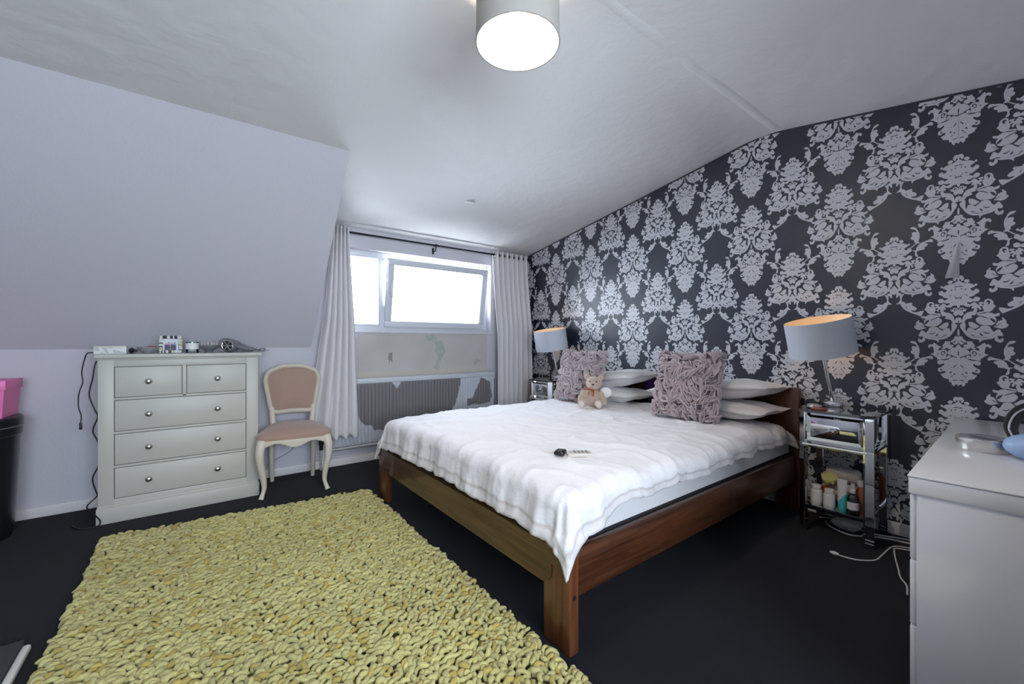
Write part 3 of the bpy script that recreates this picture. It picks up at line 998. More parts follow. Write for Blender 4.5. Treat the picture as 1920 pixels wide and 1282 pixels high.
g = G().tube([(.915, 3.90, .20), (.88, 3.90, .20), (.872, 3.90, .19), (.87, 3.90, .07), (.87, 3.90, .0)], .0085, 10)
g.obj('feed_pipe', 'pipe', rd)
g = G().lathe([(0, -.03), (.016, -.03), (.016, .012), (.021, .016), (.021, .045), (.016, .05), (0, .05)], 16, Matrix.Translation((.872, 3.90, .205)))
g.obj('valve', 'black_plastic', rd)
for x in (1.05, 1.8, 2.5):
    G().box(x - .02, x + .02, 3.93, 3.949, .30, .68, .002).obj('wall_bracket', 'pipe', rd)
cable('wall_lead', [(.74, 3.944, .42), (.735, 3.94, .36), (.70, 3.94, .27), (.64, 3.938, .20), (.57, 3.936, .16), (.50, 3.93, .13), (.44, 3.925, .075)], .005, 'pipe', 'grey lead running along the wall behind the side chair')

# ================================================================== bed
bed = thing('bed', 'double bed of brown stained pine with a plank headboard', 'bed', (0, 0, 0))
# foot rail: plank with rounded lower ends
def footrail():
    y0, y1, zb, zt, r = 1.050, 2.962, .215, .366, .055
    pts = []
    for k in range(7):
        a = R(180 + 90 * k / 6)
        pts.append((y0 + .085 + r + r * math.cos(a), zb + r + r * math.sin(a)))
    for k in range(7):
        a = R(270 + 90 * k / 6)
        pts.append((y1 - .085 - r + r * math.cos(a), zb + r + r * math.sin(a)))
    pts += [(y1 - .085, zb + .085), (y1, zb + .085), (y1, zt - .02), (y1 - .02, zt), (y0 + .02, zt), (y0, zt - .02), (y0, zb + .085), (y0 + .085, zb + .085)]
    return pts
G().prism(footrail(), 1.046, 1.078, yz).obj('foot_rail', 'pine_y', bed, ang=25)
for y0, y1, rails in ((1.044, 1.184, 1), (2.830, 2.966, -1)):
    G().box(1.052, 1.098, y0, y1, 0, .362, .004).obj('leg', 'pine_z', bed)
    for z, r in ((.335, .011),):
        M = Matrix.Translation((1.075, y0 if rails == 1 else y1, .205)) @ Matrix.Rotation(R(90 * rails), 4, 'X')
        G().lathe([(.009, 0), (.009, .0015), (0, .0012)], 14, M).obj('bolt_cap', 'storage_black', bed)
G().box(1.096, 3.20, 1.050, 1.080, .198, .372, .004).obj('side_rail', 'pine_x', bed)
G().box(1.096, 3.20, 2.930, 2.960, .198, .372, .004).obj('side_rail', 'pine_x', bed)
for y0, y1 in ((1.036, 1.176), (2.834, 2.974)):
    G().box(3.180, 3.228, y0, y1, 0, .812, .006).obj('head_post', 'pine_z', bed)
def headp():
    y0, y1, zb, zt, r = 1.176, 2.834, .40, .812, .14
    p = [(y0, zt), (y0, zt - .02)]
    p = [(y0 + .02, zb), (y1 - .02, zb), (y1, zb + .02), (y1, zt), (y0, zt), (y0, zb + .02)]
    return p
G().prism(headp(), 3.188, 3.222, yz).obj('headboard', 'pine_y', bed, ang=25)
G().tube([(3.184, 1.176 + .10 * math.sin(a) * 1.0, .81 - .24 * (1 - math.cos(a))) for a in [R(90) * k / 10 for k in range(11)]], .0035, 6).obj('headboard_groove', 'storage_black', bed)
for k in range(12):
    x = 1.16 + k * .172
    G().box(x, x + .07, 1.082, 2.928, .342, .356, .003).obj('slat', 'pine_y', bed)
for y0 in (1.082, 2.88):
    G().box(1.100, 3.18, y0, y0 + .048, .29, .341).obj('slat_ledge', 'pine_x', bed)
st = thing('storage_box', 'long black storage box pushed under the bed', 'storage box', (0, 0, 0))
G().box(1.30, 2.95, 1.42, 2.62, .0, .165, .006).obj('box_body', 'storage_black', st)
G().box(1.29, 2.96, 1.41, 2.63, .160, .182, .005).obj('box_lid', 'storage_black', st)

mt = thing('mattress', 'white mattress in a fitted sheet on the pine bed', 'mattress', (0, 0, 0))
G().box(1.105, 3.178, 1.086, 2.924, .357, .384, .006).obj('base_edge', 'black_cloth', mt)

# ---- duvet, draped over the foot and both sides
DXF, DXH, DYN, DYF = 1.132, 3.10, 1.128, 2.865
DTOP = .592
def duvet_top(x, y):
    z = DTOP + .010 * noise.noise((x * 1.7, y * 1.7, 2)) + .004
    z -= .022 * max(0, 1 - (y - DYN) / .3) ** 2 + .018 * max(0, 1 - (DYF - y) / .35) ** 2 + .015 * max(0, 1 - (x - DXF) / .35) ** 2
    # creases: ridged noise in two directions
    q = Vector((x * 2.6 + y * 1.1, y * 3.4, .0))
    rdg = 1 - abs(noise.noise(q + Vector((3.1, 7.7, 0))) * 2)
    z += .014 * max(0, rdg) ** 4
    q2 = Vector((x * 6.0, y * 5.0 + x * 3, 4.0))
    z += .009 * max(0, 1 - abs(noise.noise(q2) * 2.4)) ** 4
    z += .0035 * noise.noise((x * 13, y * 13, 5))
    return z
def duvet_pt(x, y):
    """x, y on the flat cloth -> draped point"""
    cx, cy = min(max(x, DXF), DXH), min(max(y, DYN), DYF)
    ex, ey = cx - x, cy - y
    if x > DXH:
        ex = 0
        cx = x
    d = math.hypot(ex, ey)
    z = duvet_top(cx, cy)
    if d < 1e-6:
        return Vector((cx, cy, z)), 0
    nx, ny = -ex / d, -ey / d
    Rr = .075
    phi = math.atan2(abs(ey), abs(ex))
    corner = math.sin(2 * phi)
    if d < Rr * PI / 2:
        a = d / Rr
        out, drop = Rr * math.sin(a), Rr * (1 - math.cos(a))
    else:
        e = d - Rr * PI / 2
        out, drop = Rr + e * (.16 + .18 * corner), Rr + e * (.97 + .03 * corner)
    s = (y if abs(ex) > abs(ey) else x)
    w = min(1, d / .16)
    fold = .011 * math.sin(s * 26 + 4 * noise.noise((s * 2, 1, 0))) + .018 * noise.noise((s * 11, d * 3, 3)) + .006 * noise.noise((s * 30, d * 8, 3))
    if corner > .05:
        fold = .012 * math.sin(phi * 9.0 + .6) * corner + fold * (1 - corner)
    out += fold * w
    drop -= .006 * w * noise.noise((s * 7, 8, 1))
    px, py, pz = cx + nx * out, cy + ny * out, z - drop
    # the hanging cloth lies against the outside of the bed rails
    k = max(0, min(1, (.425 - pz) / .035))
    if k > 0:
        if abs(ex) >= abs(ey):
            px = min(px, px + (1.031 - px) * k)
        elif ey > 0:
            py = min(py, py + (1.030 - py) * k)
        else:
            py = max(py, py + (2.980 - py) * k)
    return Vector((px, py, pz)), d
def foot_over(y):
    return .225 + .012 * math.sin(y * 5)
U0, V0, V1 = DXF - .236, DYN - .206, DYF + .225
NUx, NVy = 190, 190
XE = 3.165
vs, cols = [], []
for j in range(NVy + 1):
    for i in range(NUx + 1):
        x = U0 + (XE - U0) * i / NUx
        y = V0 + (V1 - V0) * j / NVy
        raw_y = y
        # near hem is a little shorter towards the head
        if y < DYN:
            y = DYN - (DYN - y) * (1.0 - .26 * max(0, min(1, (x - 1.14) / .22)))
        p, d = duvet_pt(x, y)
        e = max(0, (x - 2.99) / (XE - 2.99))
        if e > 0:
            p.z -= .05 * e * e
        vs.append(tuple(p))
        hem = min(x - U0, raw_y - V0 if y < 2 else V1 - y)
        c = (.80, .795, .81)
        if .040 < hem < .052 or .060 < hem < .066:
            c = (.56, .52, .50)
        elif hem < .040:
            c = (.72, .70, .70)
        cols.append(c)
g = G()
w = NUx + 1
g.add(vs, [(j * w + i, j * w + i + 1, (j + 1) * w + i + 1, (j + 1) * w + i) for j in range(NVy) for i in range(NUx)])
me = g.mesh('duvet', 'duvet_cotton', ang=85)
colour_attr(me, cols)
dv = link('duvet', me, label='crumpled white duvet with a stitched border draped over the bed', cat='duvet')
md = dv.modifiers.new('thickness', 'SOLIDIFY')
md.thickness = .012
md.offset = -1

def mattress_top(x, y):
    cx, cy = max(x, DXF), min(max(y, DYN), DYF)
    o = min(math.hypot(cx - x, cy - y), .070)
    e = max(0, (x - 2.99) / (XE - 2.99))
    return duvet_top(min(cx, DXH), cy) - (.075 - math.sqrt(.075 ** 2 - o * o)) - .014 - .05 * e * e
MX0, MX1, MY0, MY1 = 1.112, 3.165, 1.088, 2.915
NM = 70
mg = G()
def mpt(i, j, top):
    x, y = MX0 + (MX1 - MX0) * i / NM, MY0 + (MY1 - MY0) * j / NM
    return (x, y, mattress_top(x, y) if top else .380)
for top in (True, False):
    mg.grid(lambda u, v, top=top: mpt(round(u * NM), round(v * NM), top), NM, NM)
w2_ = NM + 1
n2_ = w2_ * w2_
rim = [i for i in range(w2_)] + [j * w2_ + NM for j in range(1, w2_)] + [NM * w2_ + i for i in range(NM - 1, -1, -1)] + [j * w2_ for j in range(NM - 1, 0, -1)]
mg.f += [(a, b, b + n2_, a + n2_) for a, b in zip(rim, rim[1:] + rim[:1])]
mg.obj('mattress_body', 'mattress', mt)

# ---- pillows
def pillow_geo(wd, dp, ht, seed, n=40):
    g = G()
    for s in (1, -1):
        def fn(u, v):
            a, b = 2 * u - 1, 2 * v - 1
            x = wd / 2 * a * (1 - .07 * (1 - b * b))
            y = dp / 2 * b * (1 - .09 * (1 - a * a))
            k = max(0, (1 - abs(a) ** 3.2) * (1 - abs(b) ** 3.2)) ** .62
            z = s * ht / 2 * k
            z += k * (.010 * noise.noise((x * 9, y * 9, seed + s)) + .004 * noise.noise((x * 24, y * 24, seed)))
            z += .012 * noise.noise((a * 2.2, b * 2.2, seed + 20))
            return (x, y, z)
        g.grid(fn, n, n)
    return g
def pillow(label, c, rot, dims, seed):
    me = pillow_geo(*dims, seed).mesh('pillow', 'pillow_white', ang=70)
    b = bmesh.new()
    b.from_mesh(me)
    bmesh.ops.remove_doubles(b, verts=b.verts[:], dist=.0008)
    b.to_mesh(me)
    b.free()
    return link('pillow', me, None, c, tuple(R(a) for a in rot), label, 'pillow', 'white bed pillows')
# long side of each pillow runs along y
pillow('white pillow at the bottom of the pile next to the mirrored bedside table with bottles', (2.935, 1.47, .662), (0, 2, 88), (.80, .44, .120), 1)
pillow('white pillow on top of the pile next to the mirrored bedside table with bottles', (2.940, 1.48, .785), (3, 6, 92), (.84, .46, .135), 5)
pillow('white pillow at the bottom of the pile beside the teddy bear', (2.935, 2.44, .662), (0, 2, 90), (.78, .44, .120), 9)
pillow('white pillow on top of the pile beside the teddy bear', (2.940, 2.43, .788), (-2, 8, 89), (.82, .46, .140), 13)
g = pillow_geo(.24, .26, .032, 31, 20)
g.obj('purple_garment', 'purple_cloth', loc=(3.168, 2.090, .672), rot=(R(90), 0, R(90)), label='dark purple cloth tucked between the pillow piles at the headboard', cat='cloth')

# ---- felt ruffle cushions
def ruffle_mesh(i):
    rr = random.Random(i)
    L = .042 + rr.uniform(-.006, .008)
    fold = R(46 + rr.uniform(-16, 22))
    curl = rr.uniform(-.25, .25)
    def fn(u, v):
        s, t = 2 * u - 1, 2 * v - 1
        wv = .037 * max(0.0, 1 - s * s) ** .55 + .001
        y = wv * t * math.cos(fold) + curl * .02 * s * s
        z = wv * abs(t) * math.sin(fold) + .006 * s * s + .003 * math.sin(5 * s + i)
        return (L * s, y, z)
    g = G().grid(fn, 9, 6)
    me = g.mesh('ruffle', 'felt', ang=85)
    b = bmesh.new()
    b.from_mesh(me)
    bmesh.ops.solidify(b, geom=b.faces[:], thickness=.0032)
    for fc in b.faces:
        fc.smooth = True
    b.to_mesh(me)
    b.free()
    return me
RUFF = [ruffle_mesh(i) for i in range(8)]
def ruffle_cushion(label, loc, rot, seed, wd=.40):
    t = thing('ruffle_cushion', label, 'cushion', loc, tuple(R(a) for a in rot), 'felt ruffle cushions')
    ht, th = wd, .13
    g = pillow_geo(wd, ht, th, seed, 28)
    g.xf(Matrix.Translation((0, 0, ht / 2)) @ Matrix.Rotation(R(90), 4, 'X'))   # stands up, front towards -y
    g.obj('cushion_body', 'felt_core', t)
    rr = random.Random(seed)
    def put(a, b, front):
        k = max(0, (1 - abs(a) ** 3.2) * (1 - abs(b) ** 3.2)) ** .62
        x = wd / 2 * a * (1 - .07 * (1 - b * b))
        z = ht / 2 + ht / 2 * b * (1 - .09 * (1 - a * a))
        y = -th / 2 * k * front - .002 * front
        nrm = Vector((a ** 5 * 1.2, -front, b ** 5 * 1.2)).normalized()
        q = nrm.to_track_quat('Z', 'Y')
        o = link('ruffle', RUFF[rr.randrange(len(RUFF))], t, (x, y, max(z, .018)))
        M = q.to_matrix() @ Matrix.Rotation(rr.uniform(0, 2 * PI), 3, 'Z') @ Matrix.Rotation(rr.uniform(-.6, .6), 3, 'X')
        o.rotation_euler = M.to_euler()
        sc = rr.uniform(.85, 1.12)
        o.scale = (sc, sc, sc)
    N = 11
    for i in range(N):
        for j in range(N):
            put(-1 + 2 * (i + .5 + rr.uniform(-.3, .3)) / N, -1 + 2 * (j + .5 + rr.uniform(-.3, .3)) / N, 1)
    for k in range(13):
        q = -1 + 2 * (k + .5) / 13
        for a, b in ((q, .97), (.97, q), (-.97, q)):
            put(a, b, .3)
    for i in range(4):
        for j in range(4):
            put(-1 + 2 * (i + .5) / 4, -1 + 2 * (j + .5) / 4, -1)
    return t
# cushions face the foot of the bed (-x): local -y turned to -x
ruffle_cushion('square grey felt ruffle cushion leaning on the pillows next to the bottles table', (2.596, 1.515, .613), (-13, 0, -90), 4, .43)
ruffle_cushion('square grey felt ruffle cushion leaning on the pillows behind the teddy bear', (2.583, 2.490, .613), (-17, 0, -84), 17, .43)

# ---- teddy bear
def voxel_join(parts, name, mat, size):
    g = G()
    for c, r in parts:
        g.ball(c, r, 16, 10)
    me = bpy.data.meshes.new(name)
    me.from_pydata(g.v, [], g.f)
    o = bpy.data.objects.new(name, me)
    COL.objects.link(o)
    m = o.modifiers.new('r', 'REMESH')
    m.mode = 'VOXEL'
    m.voxel_size = size
    m.use_smooth_shade = True
    s = o.modifiers.new('s', 'SMOOTH')
    s.iterations = 4
    dg = bpy.context.evaluated_depsgraph_get()
    me2 = bpy.data.meshes.new_from_object(o.evaluated_get(dg))
    bpy.data.objects.remove(o)
    me2.materials.clear()
    me2.materials.append(MATS[mat])
    me2.name = name
    return me2
td = thing('teddy_bear', 'small tan teddy bear sitting on the duvet against a ruffle cushion', 'teddy bear', (2.518, 2.248, .604), (0, 0, R(-54)))
td.scale = (1.2, 1.2, 1.2)
# local: faces -y
parts = [((0, 0, .055), (.055, .048, .062)), ((0, -.004, .105), (.042, .038, .035)),
         ((.012, -.018, .158), (.052, .048, .047)), ((.012, -.052, .148), (.030, .026, .024)),
         ((-.036, .0, .200), (.021, .013, .021)), ((.058, .0, .194), (.021, .013, .021)),
         ((-.058, -.018, .085), (.021, .022, .028)), ((-.074, -.034, .055), (.019, .021, .026)), ((-.072, -.048, .035), (.019, .020, .019)),
         ((.058, -.018, .082), (.021, .022, .028)), ((.078, -.030, .052), (.019, .021, .026)), ((.082, -.044, .032), (.019, .020, .019)),
         ((-.046, -.050, .028), (.028, .042, .026)), ((-.056, -.092, .030), (.025, .020, .031)),
         ((.044, -.054, .028), (.028, .042, .026)), ((.052, -.096, .030), (.025, .020, .031))]
link('bear_body', voxel_join(parts, 'bear_body', 'teddy_fur', .0055), td)
G().ball((.012, -.077, .154), (.008, .006, .006)).obj('nose', 'black_plastic', td)
for x in (-.008, .034):
    G().ball((x, -.062, .172), .0048, 10, 6).obj('eye', 'black_plastic', td)
for x, y in ((-.057, -.109), (.053, -.113)):
    G().ball((x, y, .030), (.017, .006, .022)).obj('paw_pad', 'teddy_pale', td)
g = G().tube(spline([(.040 * math.cos(a), -.006 + .038 * math.sin(a), .120) for a in [k * PI / 6 for k in range(12)]], 2, True), .006, 8, True, flat=(.7, 1.3))
g.tube(spline([(.0, -.044, .118), (-.014, -.052, .108), (-.018, -.054, .085)], 4), .006, 8, flat=(1.4, .5))
g.tube(spline([(.0, -.044, .118), (.014, -.052, .104), (.010, -.056, .078)], 4), .006, 8, flat=(1.4, .5))
g.obj('neck_ribbon', 'amber', td)
G().ball((.083, .022, .092), (.042, .011, .036), 18, 12, Matrix.Rotation(R(-18), 4, 'Y')).obj('wing', 'pillow_white', td)

# ---- remote controls on the duvet
def on_duvet(x, y, r):
    return max(duvet_top(x + r * a / 4, y + r * b / 4) for a in range(-4, 5) for b in range(-4, 5)) - .004
z = on_duvet(1.335, 1.385, .022)
t = thing('black_remote', 'small black rounded remote lying on the duvet', 'remote', (1.335, 1.385, z + .001), (0, 0, R(28)))
G().box(-.032, .032, -.024, .024, 0, .022, .010, 4).obj('case', 'black_plastic', t)
for k in range(3):
    G().lathe([(.005, 0), (.005, .0015), (0, .002)], 10, Matrix.Translation((-.016 + .016 * k, 0, .0215))).obj('button', 'grey_plastic', t)
z = on_duvet(1.385, 1.315, .035)
t = thing('cream_remote', 'cream remote control with dark buttons beside the black one', 'remote', (1.385, 1.315, z + .001), (0, 0, R(-35)))
G().box(-.055, .055, -.026, .026, 0, .018, .005, 3).obj('case', 'cream_plastic', t)
for i in range(4):
    for j in range(3):
        x, y = -.020 + i * .018, -.016 + j * .016
        G().box(x - .005, x + .005, y - .004, y + .004, .017, .0205, .001, 1).obj('button', 'grey_plastic', t)

# ================================================================== mirrored bedside tables
TZ = .720
def bedside(label, loc):
    t = thing('bedside_table', label, 'bedside table', loc, (0, 0, 0), 'mirrored bedside tables')
    # local: front towards -x, x from -.18 to .18, y from -.175 to .175
    cl = .035
    top = [(-.185 + cl, -.180), (.18, -.180), (.18, .180), (-.185 + cl, .180), (-.185, .180 - cl), (-.185, -.180 + cl)]
    G().prism(top, TZ - .014, TZ, lambda p, q, z: (p, q, z)).obj('table_top', 'black_glass', t, smooth=False)
    g = G().box(-.150, .165, -.145, .145, .530, TZ - .014, .003)
    g.obj('drawer_case', 'mirror', t)
    # bevelled frame round the drawer front
    g = G()
    z0, z1, yy = .545, .690, .128
    w = .016
    for (ya, yb, za, zb) in ((-yy, yy, z0, z0 + w), (-yy, yy, z1 - w, z1)):
        g.prism([(-.172, za), (-.150, za), (-.150, zb), (-.160, zb)] if za == z0 else [(-.160, za), (-.150, za), (-.150, zb), (-.172, zb)], ya, yb, lambda p, q, s: (p, s, q))
    for s in (-1, 1):
        a, b = (s * yy, s * (yy - w))
        g.prism([(-.172, a), (-.150, a), (-.150, b), (-.160, b)], z0, z1, lambda p, q, s_: (p, q, s_))
    g.obj('drawer_frame', 'mirror_bevel', t, smooth=False)
    d = G().box(-.163, -.149, -yy + w, yy - w, z0 + w, z1 - w, .003).obj('drawer', 'mirror', t)
    hp = []
    for k in range(24):
        a = 2 * PI * k / 24
        hp.append((-.174, .013 * math.sin(a) ** 3, .6175 + .0115 * (math.cos(a) - .38 * math.cos(2 * a) - .15 * math.cos(3 * a))))
    hk = G().tube(hp, .0032, 6, True)
    hk.tube([(-.174, 0, .617), (-.160, 0, .617)], .003, 6)
    hk.obj('heart_knob', 'chrome', d)
    # sloping moulding under the drawer
    g = G()
    m = [(-.150, .530), (-.178, .524), (-.182, .514), (-.160, .500), (-.150, .498)]
    g.prism(m, -.150, .150, lambda p, q, s: (p, s, q))
    m2 = [(.145, .530), (.172, .524), (.176, .514), (.155, .500), (.145, .498)]
    for s in (-1, 1):
        g.prism(m2, -.150, .165, lambda p, q, k, s=s: (k, s * p, q))
    g.box(-.150, .165, -.146, .146, .497, .531)
    g.obj('moulding', 'mirror_bevel', t, smooth=False)
    # side panels with a recessed centre
    for s in (-1, 1):
        G().box(-.11, .125, min(s * .145, s * .152), max(s * .145, s * .152), .545, .690, .004).obj('side_panel', 'mirror', t)
    for sx, sy in ((-1, -1), (-1, 1), (1, -1), (1, 1)):
        x0, x1 = sorted((sx * .178, sx * .138))
        y0, y1 = sorted((sy * .174, sy * .134))
        if sx < 0:      # front legs have a wide 45-degree outer face
            pl = [(-.178, sy * .134), (-.178, sy * .142), (-.146, sy * .174), (-.136, sy * .174), (-.136, sy * .134)]
            G().prism(pl, 0, TZ - .014, lambda p, q, z: (p, q, z)).obj('leg', 'mirror', t, smooth=False)
        else:
            G().box(x0, x1, y0, y1, 0, TZ - .014, .005, 1).obj('leg', 'mirror', t)
    G().box(-.160, .160, -.150, .150, .140, .156, .003).obj('shelf', 'mirror', t)
    G().box(-.166, -.160, -.134, .134, .136, .158, .001).obj('shelf_edge', 'black_glass', t)
    return t
bedside('mirrored bedside table with bottles and a towel on its lower shelf', (3.055, .770, 0))
bedside('mirrored bedside table between the bed and the curtain', (3.055, 3.310, 0))

def table_lamp(label, base, top, axis, r=.172, ht=.215):
    t = thing('table_lamp', label, 'lamp', base, (0, 0, 0), 'bedside lamps')
    v = Vector(top) - Vector(base)          # shade centre relative to the base
    G().lathe([(0, 0), (.052, 0), (.053, .004), (.053, .026), (.050, .030), (0, .031)], 32).obj('lamp_base', 'chrome', t)
    d = Vector((v.x, v.y, v.z - .03)).normalized()
    p0 = Vector((0, 0, .028))
    p1 = v - d * .05
    G().tube([p0, p1], .0105, 12, flat=(1.0, 1.0)).obj('stem', 'chrome', t)
    G().tube([p1, p1 + d * .035], .017, 12).obj('bulb_holder', 'white_plastic', t)
    q = Vector(axis).normalized().to_track_quat('Z', 'Y').to_matrix().to_4x4()
    M = Matrix.Translation(v) @ q
    sh = G().lathe([(r - .004, -ht / 2), (r, -ht / 2 + .001), (r, ht / 2 - .001), (r - .004, ht / 2)], 56, M).obj('lamp_shade', 'shade_blue_grey', t, ang=60)
    G().lathe([(r - .0045, -ht / 2), (r - .0045, ht / 2)], 56, M).obj('shade_lining', 'shade_lining_gold', sh)
    g = G()
    for k in range(3):
        a = 2 * PI * k / 3
        g.tube([M @ Vector((0, 0, -.03)), M @ Vector(((r - .005) * math.cos(a), (r - .005) * math.sin(a), -.03))], .002, 6)
    g.obj('shade_spider', 'chrome', sh)
    G().ball(tuple(p1 + d * .065), (.024, .024, .034)).obj('bulb', 'lamp_glow', t)
    return t
table_lamp('chrome table lamp with tilted blue-grey drum shade above the bottles table', (3.150, .845, TZ), (3.040, .880, 1.150), (-.215, .085, 1))
table_lamp('chrome table lamp with blue-grey drum shade near the curtain', (3.130, 3.285, TZ), (3.030, 3.290, 1.145), (-.180, .000, 1))

# ---- small things on the bedside table top
t = thing('trinket_dish', 'small chrome lidded dish on the bedside table next to the lamp base', 'dish', (2.995, .895, TZ))
G().lathe([(0, 0), (.036, 0), (.040, .004), (.040, .018), (.036, .020), (.034, .014), (0, .012)], 28).obj('dish', 'chrome', t)
G().lathe([(0, .013), (.030, .013), (.030, .022), (.012, .025), (0, .026)], 24).obj('lid', 'mirror_bevel', t)
g = G().lathe([(0, 0), (.040, 0), (.041, .003), (.040, .006), (0, .006)], 28)
g.obj('coaster', 'amber', loc=(2.945, .855, TZ), label='thin brown round coaster in front of the chrome dish', cat='coaster')

# ---- shelf of the near table
SZ = .1565
def pill_bottle(label, x, y, h, r):
    t = thing('pill_bottle', label, 'bottle', (x, y, SZ), group='white pill bottles')
    G().lathe([(0, 0), (r, 0), (r + .001, .003), (r + .001, h * .70), (r * .8, h * .78), (r * .66, h * .80), (0, h * .80)], 24).obj('body', 'white_plastic', t)
    G().lathe([(r * .80, h * .79), (r * .82, h * .80), (r * .82, h * .98), (r * .76, h), (0, h)], 24).obj('cap', 'frosted_label', t)
    G().lathe([(r + .0016, h * .16), (r + .0016, h * .60)], 24).obj('paper_label', 'shade_lining', t)
pill_bottle('white pill bottle on the mirrored shelf nearer to the bed', 2.945, .868, .115, .028)
pill_bottle('white pill bottle between its twin and the turquoise tube', 2.935, .803, .108, .027)
t = thing('cream_tube', 'white and turquoise squeeze tube standing on the mirrored shelf', 'tube', (2.935, .742, SZ))
def tubefn(u, v):
    a = 2 * PI * u
    k = v
    rx = .022 * (1 - k) + .003 * k
    ry = .020 * (1 - k) + .024 * k
    return (rx * math.cos(a), ry * math.sin(a), .030 + .150 * v)
g = G().grid(tubefn, 28, 24, True)
me = g.mesh('tube_body', 'print')
colour_attr(me, [(.06, .46, .46) if z < .075 - 1.3 * y else (.72, .70, .68) for x, y, z in g.v])
link('tube_body', me, t)
G().lathe([(0, 0), (.020, 0), (.021, .003), (.021, .028), (.019, .031), (0, .031)], 24).obj('cap', 'turquoise', t)
t = thing('spray_bottle', 'clear spray bottle with a white pump beside the turquoise tube', 'bottle', (2.930, .692, SZ))
G().lathe([(0, 0), (.026, 0), (.027, .004), (.027, .085), (.020, .105), (.011, .112), (.011, .122), (.009, .122), (.009, .112), (.018, .104), (.025, .084), (.025, .006), (0, .005)], 26).obj('body', 'clear_plastic', t)
G().lathe([(.0275, .028), (.0275, .070)], 26).obj('paper_label', 'frosted_label', t)
G().lathe([(.0125, .116), (.0135, .118), (.0135, .134), (.008, .138), (.008, .150), (.010, .152), (.010, .168), (0, .170)], 18).obj('pump', 'white_plastic', t)
t = thing('amber_bottle', 'amber brown bottle with a white cap at the end of the mirrored shelf', 'bottle', (2.985, .668, SZ))
G().lathe([(0, 0), (.027, 0), (.028, .004), (.028, .120), (.014, .142), (.013, .150), (0, .150)], 24).obj('body', 'amber', t)
G().lathe([(.016, .148), (.017, .150), (.017, .180), (0, .182)], 20).obj('cap', 'white_plastic', t)
t = thing('amber_jar', 'small amber jar behind the white pill bottles', 'jar', (2.990, .838, SZ))
G().lathe([(0, 0), (.024, 0), (.025, .003), (.025, .075), (.018, .085), (0, .086)], 22).obj('body', 'amber', t)
G().lathe([(.019, .083), (.020, .085), (.020, .104), (0, .105)], 20).obj('cap', 'red_plastic', t)
t = thing('folded_towel', 'beige towels folded and rolled at the back of the mirrored shelf', 'towel', (3.105, .785, SZ))
g = pillow_geo(.17, .22, .12, 50, 16).xf(Matrix.Translation((0, 0, .062)))
g.obj('folded_part', 'towel', t)
M = Matrix.Translation((-.015, -.01, .165)) @ Matrix.Rotation(R(90), 4, 'X') @ Matrix.Rotation(R(12), 4, 'Y')
G().lathe([(0, -.085), (.030, -.083), (.042, -.07), (.045, 0), (.042, .07), (.030, .083), (0, .085)], 22, M).obj('rolled_part', 'towel', t)
g = pillow_geo(.06, .085, .07, 60, 14)
g.obj('yellow_cloth', 'yellow_cloth', rot=(R(10), R(35), R(15)), loc=(3.010, .822, SZ + .152), label='crumpled yellow cloth tucked into the towels on the shelf', cat='cloth')
g = pillow_geo(.09, .15, .08, 70, 18)
g.obj('plastic_bag', 'white_plastic', loc=(3.085, .757, .043), rot=(0, 0, 0), label='crumpled white bag on the carpet under the bottles table', cat='bag')

# ---- white leads on the carpet
t = cable('white_lead', [(2.672, .696, .006), (2.685, .633, .005), (2.720, .590, .005), (2.772, .560, .005), (2.87, .553, .005), (2.972, .548, .005), (3.034, .535, .005), (3.068, .490, .005), (3.09, .44, .005)], .0037, 'white_plastic', 'white lead with an oval switch end on the carpet')
G().ball((2.668, .708, .011), (.010, .022, .010)).obj('lead_end', 'white_plastic', t)
cable('white_lead', [(3.04, .475, .005), (3.010, .525, .005), (2.957, .524, .011), (2.86, .502, .005), (2.737, .469, .005), (2.66, .450, .005), (2.587, .416, .005), (2.50, .40, .005)], .0037, 'white_plastic', 'white lead curving towards the white dresser')
cable('white_lead', [(3.156, .915, .005), (3.19, .87, .005), (3.18, .80, .005), (3.135, .689, .005), (3.14, .62, .005), (3.19, .52, .005), (3.20, .44, .005)], .0037, 'white_plastic', 'white lead running along the baseboard under the bottles table')
cable('white_lead', [(3.12, .87, .005), (3.075, .85, .005), (3.03, .80, .005), (3.009, .734, .005), (3.03, .69, .005), (3.058, .672, .005), (3.095, .622, .006), (3.125, .55, .006), (3.14, .49, .006)], .0048, 'white_plastic', 'thicker white lead looping under the bottles table')

# ================================================================== white gloss dresser on the right
ds = thing('dresser', 'high-gloss white dresser with a glass top', 'dresser', (1.708, .274, 0), (0, 0, R(1.9)))
G().box(.010, 1.490, -.475, -.020, .06, .668, .003).obj('carcass', 'white_gloss', ds)
G().box(.004, 1.496, -.480, -.002, .664, .714, .004).obj('top_slab', 'white_gloss', ds)
G().box(.002, 1.498, -.482, .0, .7145, .7195, .0015).obj('glass_plate', 'glass_top', ds)
G().box(.030, 1.470, -.46, -.05, .0, .062).obj('plinth', 'white_gloss', ds)
for i in range(2):
    for j in range(3):
        G().box(.016 + i * .737, .016 + i * .737 + .731, -.022, -.004, .070 + j * .198, .070 + j * .198 + .192, .003).obj('drawer_front', 'white_gloss', ds)
DT = .7196
t = thing('round_tin', 'shallow round silver tin on the glass-topped dresser', 'tin', (2.325, .165, DT))
G().lathe([(0, 0), (.068, 0), (.070, .003), (.070, .030), (0, .030)], 44).obj('tin_body', 'tin_metal', t)
G().lathe([(.0715, .016), (.072, .017), (.072, .044), (.069, .047), (.040, .048), (.038, .0465), (0, .0465)], 44).obj('tin_lid', 'tin_metal', t)
t = thing('headphones', 'pale blue cupped headphones with a dark chrome-edged band beside the tin', 'headphones', (2.240, .032, DT), (0, 0, R(10)))
